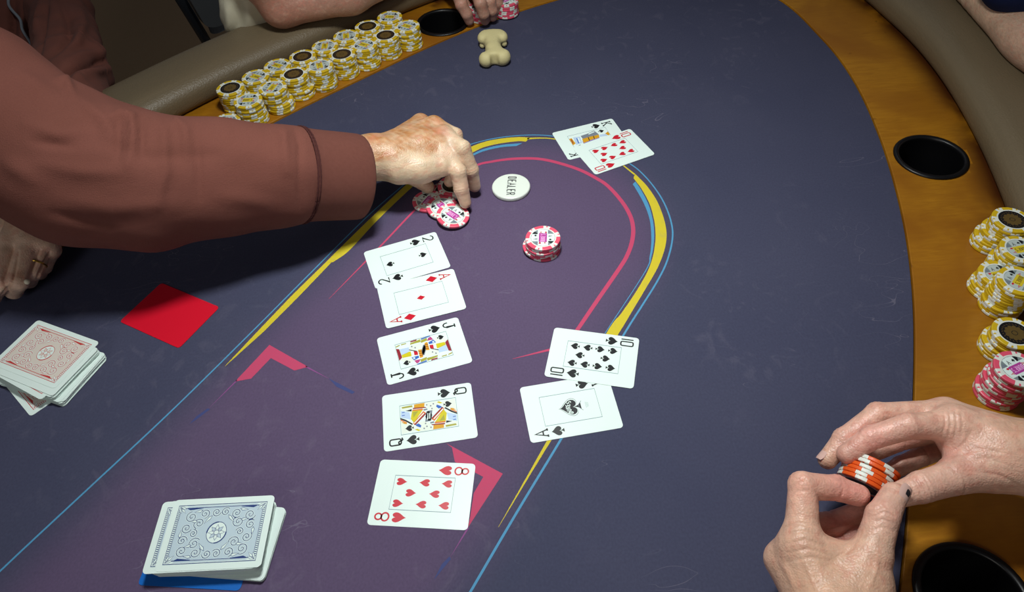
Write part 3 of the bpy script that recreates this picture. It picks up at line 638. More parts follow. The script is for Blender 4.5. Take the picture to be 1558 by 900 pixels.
def chip(colr, x, y, z, rot, label, group, inlay=None, M=None):
    o = link('poker_chip', CHIPM[colr])
    if M is None: o.location = W((x, y, z)); o.rotation_euler = (0, 0, rot)
    else: o.matrix_world = M
    tag(o, label, 'poker chip', group)
    if inlay: link('inlay', INLAY[inlay], o)
    return o
crng = random.Random(11)
def stack(colr, px, n, z0, inlay, where, group, top_rot=None, shifts=None, jit=.7):
    top = at(px[0], px[1], z0 + n * (CHT + .03))
    for i in range(n):                     # i = 0 is the lowest chip
        sx, sy = (shifts or {}).get(i, (0, 0)) if not callable(shifts) else shifts(i)
        rot = crng.uniform(0, 6.28); name = ORD[n - 1 - i]
        dx, dy = (0, 0) if i == n - 1 else (crng.uniform(-jit, jit), crng.uniform(-jit, jit))
        if i == n - 1 and top_rot is not None: rot = top_rot
        chip(colr, top[0] + sx + dx, top[1] + sy + dy, z0 + i * (CHT + .03), rot,
             '%s chip, %s of %s' % (colr, name if name == 'top' else name + ' from top', where), group, inlay if i == n - 1 else None)
WZ = 2.6
NUM = ['first', 'second', 'third', 'fourth', 'fifth', 'sixth', 'seventh', 'eighth']
back_px = [(592.7, 25.4), (559, 39.7), (526.4, 54.3), (494, 69.8), (460, 85.5), (421.8, 99.4), (388.5, 116.2), (350.1, 133.3)]
front_px = [(618.9, 39.3), (586.5, 53.1), (553.5, 67.7), (520, 82), (486, 99.4), (446.7, 112), (414.4, 132.4), (377, 151.8)]
bk = [0, 1, 0, 0, 1, 0, 0, 1]; fk = [0, 1, 0, 1, 0, 1, 0, 0]
for i in range(8):
    sh = {0: (.8, -.6), 1: (1.2, -.8), 2: (.6, .2)} if i % 3 else {}
    stack('yellow', back_px[i], 10, WZ, 'black' if bk[i] else 'yellow', 'the %s back-row stack from the cup holder' % NUM[i], 'yellow chip stacks, back row', None, sh)
    sh = {0: (1.2, -1), 1: (1.5, -.8), 2: (1.1, -.9)} if i in (2, 4, 7) else ({0: (4.2, -1.6), 1: (4.0, -1.8), 2: (3.9, -1.5), 3: (4.2, -1.3)} if i in (5, 6) else {0: (.6, .4)})
    stack('yellow', front_px[i], 10, WZ, 'black' if fk[i] else 'yellow', 'the %s front-row stack from the cup holder' % NUM[i], 'yellow chip stacks, front row', None, sh)
stack('yellow', (343.5, 184.5), 5, WZ, 'yellow', 'the short stack beside the brown sleeve', 'short yellow stack by the sleeve')
# right-hand stacks
stack('yellow', (1540.5, 333.5), 12, WZ, 'black', 'the farthest yellow stack at right edge', 'yellow chips at the right edge', None, lambda i: (-6, 4) if i < 4 else ((-2.5, 2) if i < 7 else (0, 0)))
stack('yellow', (1521, 417), 7, WZ, 'yellow', 'the low yellow stack at right edge', 'yellow chips at the right edge', None, lambda i: (-2, 1) if i < 3 else (0, 0))
stack('yellow', (1553.5, 378.5), 11, WZ, 'yellow', 'the second farthest yellow stack at right edge', 'yellow chips at the right edge', None, lambda i: (-2, 2) if i < 5 else (0, 0))
stack('yellow', (1551, 426), 12, WZ, 'yellow', 'the third farthest yellow stack at right edge', 'yellow chips at the right edge', None, lambda i: (-3, 0) if i < 4 else ((-1, 1) if i < 8 else (0, 0)))
stack('yellow', (1544, 506), 8, WZ, 'black', 'the yellow stack next to pink at right edge', 'yellow chips at the right edge', None, lambda i: (-3, 1) if i < 4 else (0, 0))
stack('pink', (1549, 560), 12, WZ, 'pink', 'the tall pink stack at the right edge', 'pink chips at the right edge', math.radians(200), lambda i: (-3, 0) if i < 3 else ((-1, 1) if i < 7 else (0, 0)))
# centre stack
stack('pink', (826, 361), 6, FELT, 'pink', 'the pink stack near the dealer button', 'pink chips in the pot', math.radians(83), {0: (.3, .2), 1: (-3.4, 1.5), 2: (.6, 0), 3: (-.8, -.6)}, .5)
# loose chips under the reaching hand
def tilted(colr, px, z, deg, axis, rot, label, inlay):
    p = at(*px, z); M = Matrix.Translation(W(p)) @ Matrix.Rotation(math.radians(deg), 4, axis) @ Matrix.Rotation(rot, 4, 'Z')
    chip(colr, 0, 0, 0, 0, label, 'pink chips under the reaching hand', inlay, M)
ax_t = Vector((.5, .86, 0))
tilted('pink', (652, 307.5), .6 + FELT, 0, ax_t, 1.0, 'lowest pink chip, leftmost under the reaching hand', 'pink')
tilted('pink', (673.5, 317), 3.2, 7, ax_t, 2.2, 'middle pink chip of the three splayed under the reaching fingers', 'pink')
tilted('pink', (689, 329.5), 5.4, 8, ax_t, math.radians(-42), 'nearest pink chip of the three splayed under the reaching fingers', 'pink')
tilted('pink', (679, 293), .4 + FELT, 0, ax_t, .3, 'pink chip half hidden behind the reaching hand’s curled fingers', 'black')
tilted('pink', (690, 284), 3.9, 0, ax_t, .9, 'pink chip gripped behind the reaching hand’s index finger', 'black')
# pink chips under the hand at the far side
stack('pink', (770, 0), 7, WZ, 'pink', 'the pink stack beside the far fingertips', 'pink chips at the far side', None, None, .5)
stack('pink', (731, 10), 6, WZ, 'pink', 'the pink stack gripped by the far hand', 'pink chips at the far side', None, None, .5)
# orange chips held between two hands
OA = .50 * RIGHT + .80 * UP + .20 * FWD; OA /= np.linalg.norm(OA)
oc = at(1320, 722, 64) - OA * 10.5
gaps = [0, 3.33, 6.66, 9.99, 14.2, 17.53]; shf = [0, 0, 0, 0, 2.2, 2.2]
e1 = .88 * RIGHT - .46 * UP; e1 -= OA * (e1 @ OA); e1 /= np.linalg.norm(e1)
for i in range(6):
    zax = -OA; p = oc + OA * (gaps[i] + 3.3) + e1 * (shf[i] * .6 + crng.uniform(-.4, .4)); rot = crng.uniform(0, 6.28)
    x = math.cos(rot) * e1 + math.sin(rot) * np.cross(zax, e1); y = np.cross(zax, x); w = W(p)
    M = Matrix(((x[0], y[0], zax[0], w[0]), (x[1], y[1], zax[1], w[1]), (x[2], y[2], zax[2], w[2]), (0, 0, 0, 1)))
    chip('orange', 0, 0, 0, 0, 'orange chip held between two hands, %s from the dark-faced end' % NUM[i], 'orange chips held in the hands', 'black' if i == 0 else None, M)

# ---------------------------------------------------------------- implicit surfaces
class Grid:
    def __init__(s, lo, hi, h):
        s.lo = np.array(lo, float); s.h = h; n = np.ceil((np.array(hi) - s.lo) / h).astype(int) + 1
        s.ax = [(s.lo[k] + h * np.arange(n[k])).astype(np.float32) for k in range(3)]; s.D = np.full(n, 1e3, np.float32)
    def sl(s, lo, hi):
        r = []
        for k in range(3):
            a = max(0, int((lo[k] - s.lo[k]) / s.h)); b = min(len(s.ax[k]), int((hi[k] - s.lo[k]) / s.h) + 2); r.append(slice(a, max(a + 1, b)))
        return tuple(r)
    def pts(s, sl): return [s.ax[0][sl[0]][:, None, None], s.ax[1][sl[1]][None, :, None], s.ax[2][sl[2]][None, None, :]]
def cap_d(X, a, b, ra, rb):
    ba = b - a; bb = float(ba @ ba) + 1e-6
    p = [X[k] - np.float32(a[k]) for k in range(3)]
    h = np.clip((p[0] * np.float32(ba[0]) + p[1] * np.float32(ba[1]) + p[2] * np.float32(ba[2])) / np.float32(bb), 0, 1)
    return np.sqrt(sum((p[k] - h * np.float32(ba[k])) ** 2 for k in range(3))) - (np.float32(ra) + np.float32(rb - ra) * h)
def ell_d(X, c, R, r):
    q = [sum((X[j] - np.float32(c[j])) * np.float32(R[k][j]) for j in range(3)) / np.float32(r[k]) for k in range(3)]
    k0 = np.sqrt(sum(v * v for v in q)); k1 = np.sqrt(sum((q[k] / np.float32(r[k])) ** 2 for k in range(3))) + 1e-6
    return k0 * (k0 - 1) / k1
def smin(a, b, k):
    if k <= 0: return np.minimum(a, b)
    h = np.clip(.5 + .5 * (b - a) / k, 0, 1); return b + (a - b) * h - k * h * (1 - h)
def chain_d(g, D, J, k, marg=22):
    for i in range(len(J) - 1):
        a, b = J[i][:3], J[i + 1][:3]; R = max(J[i][3], J[i + 1][3]) + marg; sl = g.sl(np.minimum(a, b) - R, np.maximum(a, b) + R)
        D[sl] = smin(D[sl], cap_d(g.pts(sl), a, b, J[i][3], J[i + 1][3]), k)
def surface(g, smooth=1):
    D = g.D; S = D < 0; n = D.shape
    cnt = sum(S[i:n[0] - 1 + i, j:n[1] - 1 + j, k:n[2] - 1 + k].astype(np.int8) for i in (0, 1) for j in (0, 1) for k in (0, 1))
    act = (cnt > 0) & (cnt < 8); I = np.argwhere(act); idx = np.full(act.shape, -1, np.int64); idx[act] = np.arange(len(I))
    acc = np.zeros((len(I), 3)); num = np.zeros(len(I)); C = [(i, j, k) for i in (0, 1) for j in (0, 1) for k in (0, 1)]
    val = {c: D[I[:, 0] + c[0], I[:, 1] + c[1], I[:, 2] + c[2]].astype(float) for c in C}
    for c in C:
        for ax in range(3):
            if c[ax]: continue
            c2 = list(c); c2[ax] = 1; c2 = tuple(c2); v0, v1 = val[c], val[c2]; m = (v0 < 0) != (v1 < 0); t = np.where(m, v0 / np.where(m, v0 - v1, 1), 0)
            P = np.array(c, float)[None, :].repeat(len(I), 0); P[:, ax] += t; acc += P * m[:, None]; num += m
    V = g.lo + (I + acc / num[:, None]) * g.h; Q = []
    for ax in range(3):
        s0 = [slice(None)] * 3; s1 = [slice(None)] * 3; s0[ax] = slice(0, -1); s1[ax] = slice(1, None)
        A, B = S[tuple(s0)], S[tuple(s1)]; u, v = (ax + 1) % 3, (ax + 2) % 3
        E = np.argwhere(A != B); E = E[(E[:, u] > 0) & (E[:, v] > 0) & (E[:, u] < n[u] - 1) & (E[:, v] < n[v] - 1)]; f = A[tuple(E.T)]
        def cell(du, dv): T = E.copy(); T[:, u] += du; T[:, v] += dv; return idx[tuple(T.T)]
        q = np.stack([cell(-1, -1), cell(0, -1), cell(0, 0), cell(-1, 0)], 1); q[~f] = q[~f][:, ::-1]; Q.append(q)
    Q = np.vstack(Q); Q = Q[(Q >= 0).all(1)]
    for _ in range(smooth):
        s_ = np.zeros_like(V); c_ = np.zeros(len(V))
        for a, b in ((0, 1), (1, 2), (2, 3), (3, 0)):
            for x, y in ((a, b), (b, a)):
                for k in range(3): s_[:, k] += np.bincount(Q[:, x], V[Q[:, y], k], len(V))
                c_ += np.bincount(Q[:, x], minlength=len(V))
        V = .45 * V + .55 * s_ / np.maximum(c_, 1)[:, None]
    return V, Q
def to_world(V): return np.c_[V[:, 0] / 1000, V[:, 1] / 1000, TZ + V[:, 2] / 1000]
def J(*L): return [np.array([*at(px, py, z), r]) for px, py, z, r in L]
def vnoise(P, s, seed=0):
    a = P / s + seed * 7.3; x, y, z = a[:, 0], a[:, 1], a[:, 2]
    return (np.sin(x + 1.7 * np.sin(y * .9 + z)) + np.sin(1.3 * y + 1.9 * np.sin(z * 1.1 + x * .7)) + np.sin(1.1 * z + 1.5 * np.sin(x * 1.2 + y))) / 3

# ---------------------------------------------------------------- hands
def build_hand(fingers, palm, extra=(), h=.95, kp=10, kf=7, ridges=(), wr=.38, nosep=()):
    """fingers: joint chains (x, y, z, r); palm / extra: chains blended into the back of the hand and the forearm"""
    allp = np.vstack([np.array(c) for c in list(fingers) + list(palm) + list(extra)])
    g = Grid((allp[:, :3] - allp[:, 3:]).min(0) - 8, (allp[:, :3] + allp[:, 3:]).max(0) + 8, h); P = np.full(g.D.shape, 1e3, np.float32)
    for c in palm: chain_d(g, P, c, kp, 34)
    for c in extra: chain_d(g, P, c, 4, 20)
    out = P.copy()
    for ch in fingers:
        c = np.array(ch); sl = g.sl((c[:, :3] - c[:, 3:]).min(0) - 16, (c[:, :3] + c[:, 3:]).max(0) + 16); X = g.pts(sl)
        F = np.full(g.D[sl].shape, 1e3, np.float32)
        for i in range(len(c) - 1): F = smin(F, cap_d(X, c[i][:3], c[i + 1][:3], c[i][3], c[i + 1][3] if i < len(c) - 2 else c[i + 1][3]), 2.0)
        for i in range(1, len(c) - 1):      # knuckle swelling, dorsal wrinkles and flexion crease
            p = c[i][:3]; t0 = c[i][:3] - c[i - 1][:3]; t1 = c[i + 1][:3] - c[i][:3]; t0 /= np.linalg.norm(t0); t1 /= np.linalg.norm(t1)
            t = t0 + t1; t /= np.linalg.norm(t); inn = t1 - t0; ln = np.linalg.norm(inn); inn = inn / ln if ln > 1e-3 else np.array([0, 0, -1.])
            q = [X[k] - np.float32(p[k]) for k in range(3)]; s_ = sum(q[k] * np.float32(t[k]) for k in range(3)); w_ = sum(q[k] * np.float32(inn[k]) for k in range(3))
            rr = np.sqrt(q[0] ** 2 + q[1] ** 2 + q[2] ** 2); near = np.clip(1 - (rr / np.float32(c[i][3] * 1.5)) ** 4, 0, 1)
            dors = np.clip(-w_ / np.float32(c[i][3]) + .35, 0, 1); palmr = np.clip(w_ / np.float32(c[i][3]) + .3, 0, 1)
            F = F - np.float32(.7) * np.exp(-(s_ / 6) ** 2) * near * dors
            F = F + np.float32(wr) * np.cos(2 * np.pi * s_ / 3.1 + np.sin(rr * .8)) * np.exp(-(s_ / 6.5) ** 2) * near * dors
            F = F + np.float32(1.0) * np.exp(-(s_ / .9) ** 2) * near * palmr
        out[sl] = smin(out[sl], smin(P[sl], F, kf), 1.0)
    g.D = out
    for c, k in ridges:                      # tendons and veins
        chain_d(g, g.D, c, k, 12)
    return surface(g, 1)
def tone(V, base, spots, seed=0, var=.05):
    C = np.tile(np.array(lin(base)), (len(V), 1))
    for p, r, colr, amt in spots:
        w = amt * np.exp(-(((V - np.asarray(p)[:3]) ** 2).sum(1)) / r ** 2); C = C * (1 - w[:, None]) + np.array(lin(colr)) * w[:, None]
    n = vnoise(V, 9, seed) * .6 + vnoise(V, 3.5, seed + 2) * .4
    return np.clip(C * (1 + var * 1.6 * n)[:, None], 0, 1)
def join(parts):
    Vs, Qs, Cs, b = [], [], [], 0
    for V, Q, C in parts: Vs.append(V); Qs.append(Q + b); Cs.append(C); b += len(V)
    return np.vstack(Vs), np.vstack(Qs), np.vstack(Cs)
def body(person, parts):   # one skin mesh per person
    V, Q, C = join(parts); me = np_mesh('body', to_world(V) - np.array(person.location), Q, 'skin'); set_tone(me, 'tone', C); return link('body', me, person)
def cloth(name, person, V, Q, mat, parent=None):
    me = np_mesh(name, to_world(V) - np.array(person.location), Q, mat); return link(name, me, parent or person)
def nail(bodyo, person, tip, prev, up, size, mat='nail', r=8):
    """curved nail plate on the dorsal side of a fingertip"""
    tip, prev, up = (np.asarray(v, float)[:3] for v in (tip, prev, up)); t = tip - prev; t /= np.linalg.norm(t); n = up - t * (up @ t); n /= np.linalg.norm(n); s = np.cross(t, n)
    L, Wd = size; V = []; Fc = []; m, k = 9, 9
    for i in range(m):
        u = i / (m - 1) - .5; ww = Wd / 2 * (1 - .25 * max(0, -u * 2) ** 2 - .35 * max(0, u * 2) ** 4)
        for j in range(k):
            a = (j / (k - 1) - .5) * 2; ang = a * ww / r; V.append(tip + t * (u * L) + s * (r * math.sin(ang)) + n * (r * math.cos(ang) - abs(u) ** 3 * 2.0))
    for i in range(m - 1):
        for j in range(k - 1): Fc.append((i * k + j, i * k + j + 1, (i + 1) * k + j + 1, (i + 1) * k + j))
    V = to_world(np.array(V)) - np.array(person.location)
    return link('fingernail', mesh('fingernail', V, Fc, mat, smooth=True), bodyo)

def pix(V):
    q = V - np.array([0, 0, CAM_H]); z = q @ FWD; return 779 + F_PX * (q @ RIGHT) / z, 450 - F_PX * (q @ UP) / z
def vnormals(V, Q):
    fn = np.cross(V[Q[:, 2]] - V[Q[:, 0]], V[Q[:, 3]] - V[Q[:, 1]]); N_ = np.zeros_like(V)
    for c in range(4):
        for k in range(3): N_[:, k] += np.bincount(Q[:, c], fn[:, k], len(V))
    return N_ / np.maximum(np.linalg.norm(N_, axis=1), 1e-9)[:, None]
def fold_disp(V, Q, folds):
    """raise (or sink) creases of cloth along lines measured in the photograph, on the side that faces the camera"""
    n = vnormals(V, Q); px, py = pix(V); front = np.clip(((np.array([0, 0, CAM_H]) - V) * n).sum(1) / 250, 0, 1); d_all = np.zeros(len(V))
    for P, w, a in folds:
        P = np.array(P, float); best = np.full(len(V), 1e9); par = np.zeros(len(V)); L = len(P) - 1
        for i in range(L):
            ab = P[i + 1] - P[i]; t = np.clip(((px - P[i][0]) * ab[0] + (py - P[i][1]) * ab[1]) / (ab @ ab), 0, 1)
            d = np.hypot(px - P[i][0] - t * ab[0], py - P[i][1] - t * ab[1]); m = d < best; best[m] = d[m]; par[m] = (i + t[m]) / L
        d_all += a * np.exp(-(best / w) ** 2) * (.35 + .65 * np.sin(np.pi * np.clip(par, .02, .98)))
    return V + n * (d_all * front)[:, None]
def cloth_field(chains, folds, h, k=25, kfold=10, amp=1.5, amp_s=22, marg=60, cut=None):
    allp = np.vstack([np.array(c) for c in chains]); g = Grid((allp[:, :3] - allp[:, 3:]).min(0) - 15, (allp[:, :3] + allp[:, 3:]).max(0) + 15, h)
    for c in chains: chain_d(g, g.D, c, k, marg)
    for c, kk in folds: chain_d(g, g.D, c, kk, 30)
    if amp:
        X = g.pts((slice(None),) * 3); s = amp_s
        g.D = g.D + np.float32(amp) * (np.sin(X[0] / s + 1.7 * np.sin(X[1] / s * .9 + X[2] / s)) + np.sin(1.3 * X[1] / s + 1.9 * np.sin(X[2] / s * 1.1 + X[0] / s * .7)))
    if cut is not None:
        X = g.pts((slice(None),) * 3)
        for p, n in cut: g.D = np.maximum(g.D, sum((X[k_] - np.float32(p[k_])) * np.float32(n[k_]) for k_ in range(3)))
    return g
# ---------------- person at the right holding orange chips
p4 = empty('person', W(at(1540, 860, -100)), 'person at the right edge holding orange chips between both bare hands', 'person')
R_idx = J((1449, 646, 92, 12.0), (1382, 648, 96, 10), (1325, 666, 86, 9.2), (1289, 690, 76, 8.0))
R_mid = J((1438, 630, 80, 12.0), (1336, 631, 80, 10), (1285, 668, 70, 9), (1259, 699, 62, 7.6))
R_rng = J((1442, 648, 64, 11.0), (1368, 668, 58, 9.2), (1318, 690, 52, 8.6), (1296, 705, 50, 8.0))
R_pky = J((1455, 672, 50, 10.0), (1405, 692, 42, 8.5), (1372, 708, 40, 7.6), (1345, 722, 38, 7.0))
R_thb = J((1505, 712, 84, 15), (1450, 726, 82, 13), (1402, 741, 80, 11.6), (1372, 751, 78, 9.6))
R_wr = J((1600, 702, 86, 28))[0]; R_fa = J((1760, 735, 95, 34))[0]
def to(j, r): q = j.copy(); q[3] = r; return q
R_palm = [[to(R_wr, 22), to(R_idx[0], 13)], [to(R_wr, 22), to(R_mid[0], 13)], [to(R_wr, 20), to(R_rng[0], 12.5)], [to(R_wr, 18), to(R_pky[0], 12)], [to(R_wr, 24), J((1515, 700, 82, 22))[0], J((1462, 716, 80, 14))[0]],
          [J((1480, 692, 82, 13))[0], J((1456, 668, 84, 10))[0], R_idx[0]], [R_wr, R_fa]]
rid = []
RV, RQ = build_hand([R_idx, R_mid, R_rng, R_pky, R_thb], R_palm, ridges=rid, kp=12, kf=7)
RV = fold_disp(RV, RQ, [([(1436, 624), (1439, 645), (1433, 664)], 2.2, -.8), ([(1444, 620), (1447, 645), (1442, 668)], 2.2, -.8), ([(1453, 621), (1456, 645), (1452, 668)], 2.2, -.8), ([(1462, 626), (1465, 645), (1462, 662)], 2.2, -.6),
    ([(1392, 729), (1399, 742), (1404, 758)], 2, -.7), ([(1399, 728), (1407, 742), (1412, 757)], 2, -.8), ([(1407, 727), (1415, 741), (1420, 755)], 2, -.6), ([(1384, 732), (1391, 745), (1395, 760)], 2, -.5),
    ([(1440, 705), (1455, 718), (1462, 735)], 2.5, -.5), ([(1450, 694), (1490, 682), (1535, 690)], 2.5, -.6), ([(1452, 702), (1500, 696), (1550, 712)], 2.5, -.6), ([(1470, 715), (1520, 722), (1558, 742)], 2.5, -.5), ([(1446, 690), (1470, 672), (1478, 655)], 3, -1.0),
    ([(1480, 640), (1520, 655), (1558, 662)], 5, .8), ([(1470, 622), (1510, 632), (1558, 648)], 5, .7)])
PINK = '#e39c92'
RC = tone(RV, '#e2b49e', [(R_idx[2], 16, PINK, .85), (R_idx[1], 14, '#cf9385', .6), (R_idx[3], 10, '#c58f86', .7), (R_mid[2], 14, '#cf9a8a', .6), (R_mid[3], 8, '#c79a70', .6), (R_thb[2], 15, '#cf9a8c', .6), (R_thb[1], 18, '#cba08e', .5),
                          (R_rng[1], 16, PINK, .7), (at(1452, 700, 84), 16, '#c07f78', .6), (R_fa, 70, '#b98f66', .6), (at(1560, 660, 95), 25, '#bb9068', .5)], 1)
L_idx = J((1219, 830, 70, 13), (1222, 739, 86, 10.6), (1272, 742, 80, 9.4), (1306, 753, 76, 8.4))
L_mid = J((1192, 850, 52, 12.5), (1225, 800, 44, 10), (1268, 795, 46, 9), (1308, 778, 54, 8.2))
L_rng = J((1207, 876, 40, 12), (1243, 828, 32, 9.6), (1283, 822, 36, 8.8), (1314, 802, 46, 8))
L_pky = J((1228, 898, 34, 11), (1262, 860, 26, 9), (1292, 852, 30, 8.2), (1316, 836, 40, 7.4))
L_thb = J((1300, 880, 64, 16), (1327, 838, 76, 13.4), (1343, 786, 86, 11.6), (1360, 753, 87, 9.6))
L_wr = J((1275, 960, 58, 28))[0]; L_fa = J((1275, 1120, 62, 33))[0]
L_palm = [[to(L_wr, 22), to(L_idx[0], 14)], [to(L_wr, 21), to(L_mid[0], 13)], [to(L_wr, 20), to(L_rng[0], 12)], [to(L_wr, 18), to(L_pky[0], 11.5)], [to(L_wr, 24), J((1305, 890, 62, 22))[0], J((1318, 852, 70, 14))[0]],
          [J((1300, 868, 64, 12))[0], J((1262, 848, 66, 10))[0], L_idx[0]], [L_wr, L_fa]]
rid = []
LV, LQ = build_hand([L_idx, L_mid, L_rng, L_pky, L_thb], L_palm, ridges=rid, kp=12, kf=7)
LV = fold_disp(LV, LQ, [([(1190, 802), (1215, 795), (1242, 800)], 2.4, -.8), ([(1190, 814), (1220, 807), (1252, 816)], 2.4, -.8), ([(1192, 828), (1225, 820), (1264, 834)], 2.4, -.7), ([(1196, 841), (1230, 834), (1272, 846)], 2.4, -.7), ([(1200, 854), (1235, 847), (1276, 856)], 2.4, -.5),
    ([(1329, 776), (1345, 768), (1358, 773)], 2, -.7), ([(1327, 786), (1345, 778), (1360, 784)], 2, -.8), ([(1327, 796), (1343, 789), (1360, 796)], 2, -.7), ([(1325, 806), (1342, 801), (1360, 808)], 2, -.5),
    ([(1270, 850), (1285, 840), (1298, 832)], 3, -.8), ([(1205, 745), (1212, 735), (1226, 730)], 2, -.5), ([(1204, 757), (1214, 747), (1230, 746)], 2, -.5), ([(1245, 900), (1232, 870), (1222, 845)], 5, .9), ([(1212, 900), (1200, 872), (1190, 855)], 5, .9), ([(1320, 900), (1332, 870), (1336, 840)], 4, .7)])
LC = tone(LV, '#e3b69e', [(L_idx[2], 18, '#e7988c', .9), (L_idx[1], 16, '#e4a392', .7), (L_idx[3], 14, '#e4958a', .9), (L_mid[2], 22, '#cf8f86', .7), (L_rng[2], 22, '#cf8f86', .6), (L_thb[2], 16, '#d29a90', .6), (L_thb[3], 9, '#cda89c', .6),
                          (L_idx[0], 22, '#d0a890', .5), (L_wr, 50, '#c49a74', .6)], 4)
rf = np.array([*R_fa[:3], 33]); lf = np.array([*L_fa[:3], 32])
arms4 = [[rf, np.array([700, 150, 105, 38]), np.array([790, 10, 130, 44]), np.array([900, -60, 360, 52])], [lf, np.array([300, -60, 70, 38]), np.array([430, -190, 90, 44]), np.array([690, -330, 350, 52])]]
g = Grid([100, -480, 0], [1010, 330, 480], 6)
for c in arms4: chain_d(g, g.D, c, 6, 40)
MV, MQ = surface(g, 1)
b4 = body(p4, [(RV, RQ, RC), (LV, LQ, LC), (MV, MQ, tone(MV, '#c99c78', [], 3, .08))])
N3 = lambda *L: [np.array(v, float) for v in L]
g = cloth_field([N3((880, -250, 420, 110), (890, -260, 250, 150), (900, -270, 60, 160), (900, -270, -150, 165)), N3((905, -65, 380, 80), (820, -20, 200, 66)), N3((700, -340, 370, 80), (520, -250, 190, 66)), N3((905, -65, 390, 80), (700, -340, 390, 80))], [], 8, 40, amp=2, amp_s=30)
V, Q = surface(g, 2); cloth('shirt', p4, V, Q, 'grey_cloth')
thumb_up = .50 * RIGHT + .30 * UP - .80 * FWD
nl = nail(b4, p4, L_thb[3] + np.r_[(L_thb[3] - L_thb[2])[:3] * .12, 0], L_thb[2], thumb_up, (12, 12.5), 'nail', 10.1); tag(nl, 'thumb nail with a dark bruised tip')
tdir = (L_thb[3] - L_thb[2])[:3]; tdir /= np.linalg.norm(tdir)
bn = nail(b4, p4, L_thb[3][:3] + tdir * 3.2, L_thb[2], thumb_up + .12 * RIGHT, (5.0, 4.6), 'bruise', 10.4); bn.name = 'bruised_spot'; tag(bn, 'dark bruised spot on the thumb nail')
nail(b4, p4, R_mid[3] + np.r_[(R_mid[3] - R_mid[2])[:3] * .02, 0], R_mid[2], -.6 * RIGHT + .75 * UP - .15 * FWD, (9, 9), 'nail', 7.9)

# ---------------- person at the left in the brown hoodie
p1 = empty('person', W(at(-60, 250, -100)), 'person in a brown hoodie at the left reaching across for pink chips', 'person')
A_idx = J((682, 239, 58, 12), (697, 262, 50, 10), (702, 287, 32, 9), (708, 308, 15.5, 7.2))
A_mid = J((675, 207, 70, 12), (703, 226, 66, 10.4), (716, 258, 40, 9.4), (722, 283, 15, 7.6))
A_rng = J((660, 191, 72, 11), (692, 206, 64, 9.4), (700, 242, 40, 8.4), (684, 276, 16, 7.2))
A_pky = J((640, 187, 66, 10.5), (668, 202, 50, 8.6), (672, 232, 30, 7.6), (664, 266, 15, 6.8))
A_thb = J((600, 250, 56, 14), (622, 264, 36, 12), (640, 275, 22, 10), (651, 284, 13, 8.4))
A_wr = J((566, 239, 72, 25))[0]; A_fa = J((480, 258, 84, 31))[0]
A_palm = [[to(A_wr, 20), to(A_idx[0], 13)], [to(A_wr, 19), to(A_mid[0], 12)], [to(A_wr, 17), to(A_rng[0], 11.5)], [to(A_wr, 15), to(A_pky[0], 11)], [to(A_wr, 21), J((608, 254, 62, 18))[0], J((640, 257, 58, 15))[0], J((672, 253, 56, 12))[0]],
          [J((596, 236, 74, 17))[0], J((640, 222, 70, 15))[0], J((668, 222, 68, 12))[0]], [A_wr, A_fa]]
rid = []
AV, AQ = build_hand([A_idx, A_mid, A_rng, A_pky, A_thb], A_palm, ridges=rid, kp=11, kf=6)
AC = tone(AV, '#d6bb9c', [(A_idx[2], 18, '#cfa08c', .6), (A_idx[3], 9, '#b98c76', .6), (A_mid[2], 20, '#c9a88c', .5), (A_mid[3], 12, '#c49a8c', .6), (A_idx[0], 13, '#d8b0a2', .7), (at(673, 203, 80), 9, '#dcb3a6', .7), (A_wr, 26, '#cfa077', .6)], 2)
# the tanned patch over the back of the hand, with a ragged edge
cpx = (AV - np.array([0, 0, CAM_H])); zz = cpx @ FWD; PX = 779 + F_PX * (cpx @ RIGHT) / zz; PY = 450 - F_PX * (cpx @ UP) / zz
edge = 233 + (PX - 600) * .0 + 7 * vnoise(AV, 7, 3) - np.clip(PX - 662, 0, 99) * 1.2 + np.where(PX < 606, 10, 0)
f = 1 / (1 + np.exp((PY - edge) / 2.2)) * np.clip((690 - PX) / 18, 0, 1) * (.74 + .26 * vnoise(AV, 5, 6) + .22 * vnoise(AV, 1.7, 8)); f = np.clip(f, 0, 1)[:, None] * .92
AC = AC * (1 - f) + np.array(lin('#b0733c')) * f
B_f1 = J((16, 373, 50, 12.5), (-6, 434, 40, 11.5), (-12, 450, 18, 9.5), (0, 440, 10, 8))
B_f2 = J((46, 369, 50, 12), (27, 428, 37, 11), (21, 441, 17, 9.5), (30, 428, 9, 8))
B_f3 = J((66, 372, 44, 10.5), (50, 414, 32, 9.8), (44, 426, 15, 8.6), (52, 414, 8, 7.5))
B_f4 = J((77, 380, 35, 9.8), (66, 405, 24, 8.8), (60, 414, 12, 8), (66, 404, 8, 7))
B_wr = J((48, 322, 58, 23))[0]; B_fa = J((62, 240, 75, 30))[0]
B_palm = [[to(B_wr, 19), to(b[0], b[0][3] + 1)] for b in (B_f1, B_f2, B_f3, B_f4)] + [[B_wr, B_fa]] + [J((-20, 385, 40, 13), (0, 350, 46, 15), (30, 330, 52, 18))]
BV, BQ = build_hand([B_f1, B_f2, B_f3, B_f4], B_palm, kp=8, kf=3)
BV = fold_disp(BV, BQ, [([(28, 382), (24, 405), (18, 430), (2, 450)], 2.2, -3), ([(61, 380), (52, 400), (44, 420)], 2.2, -3), ([(76, 384), (66, 402), (56, 424)], 2.0, -3)])
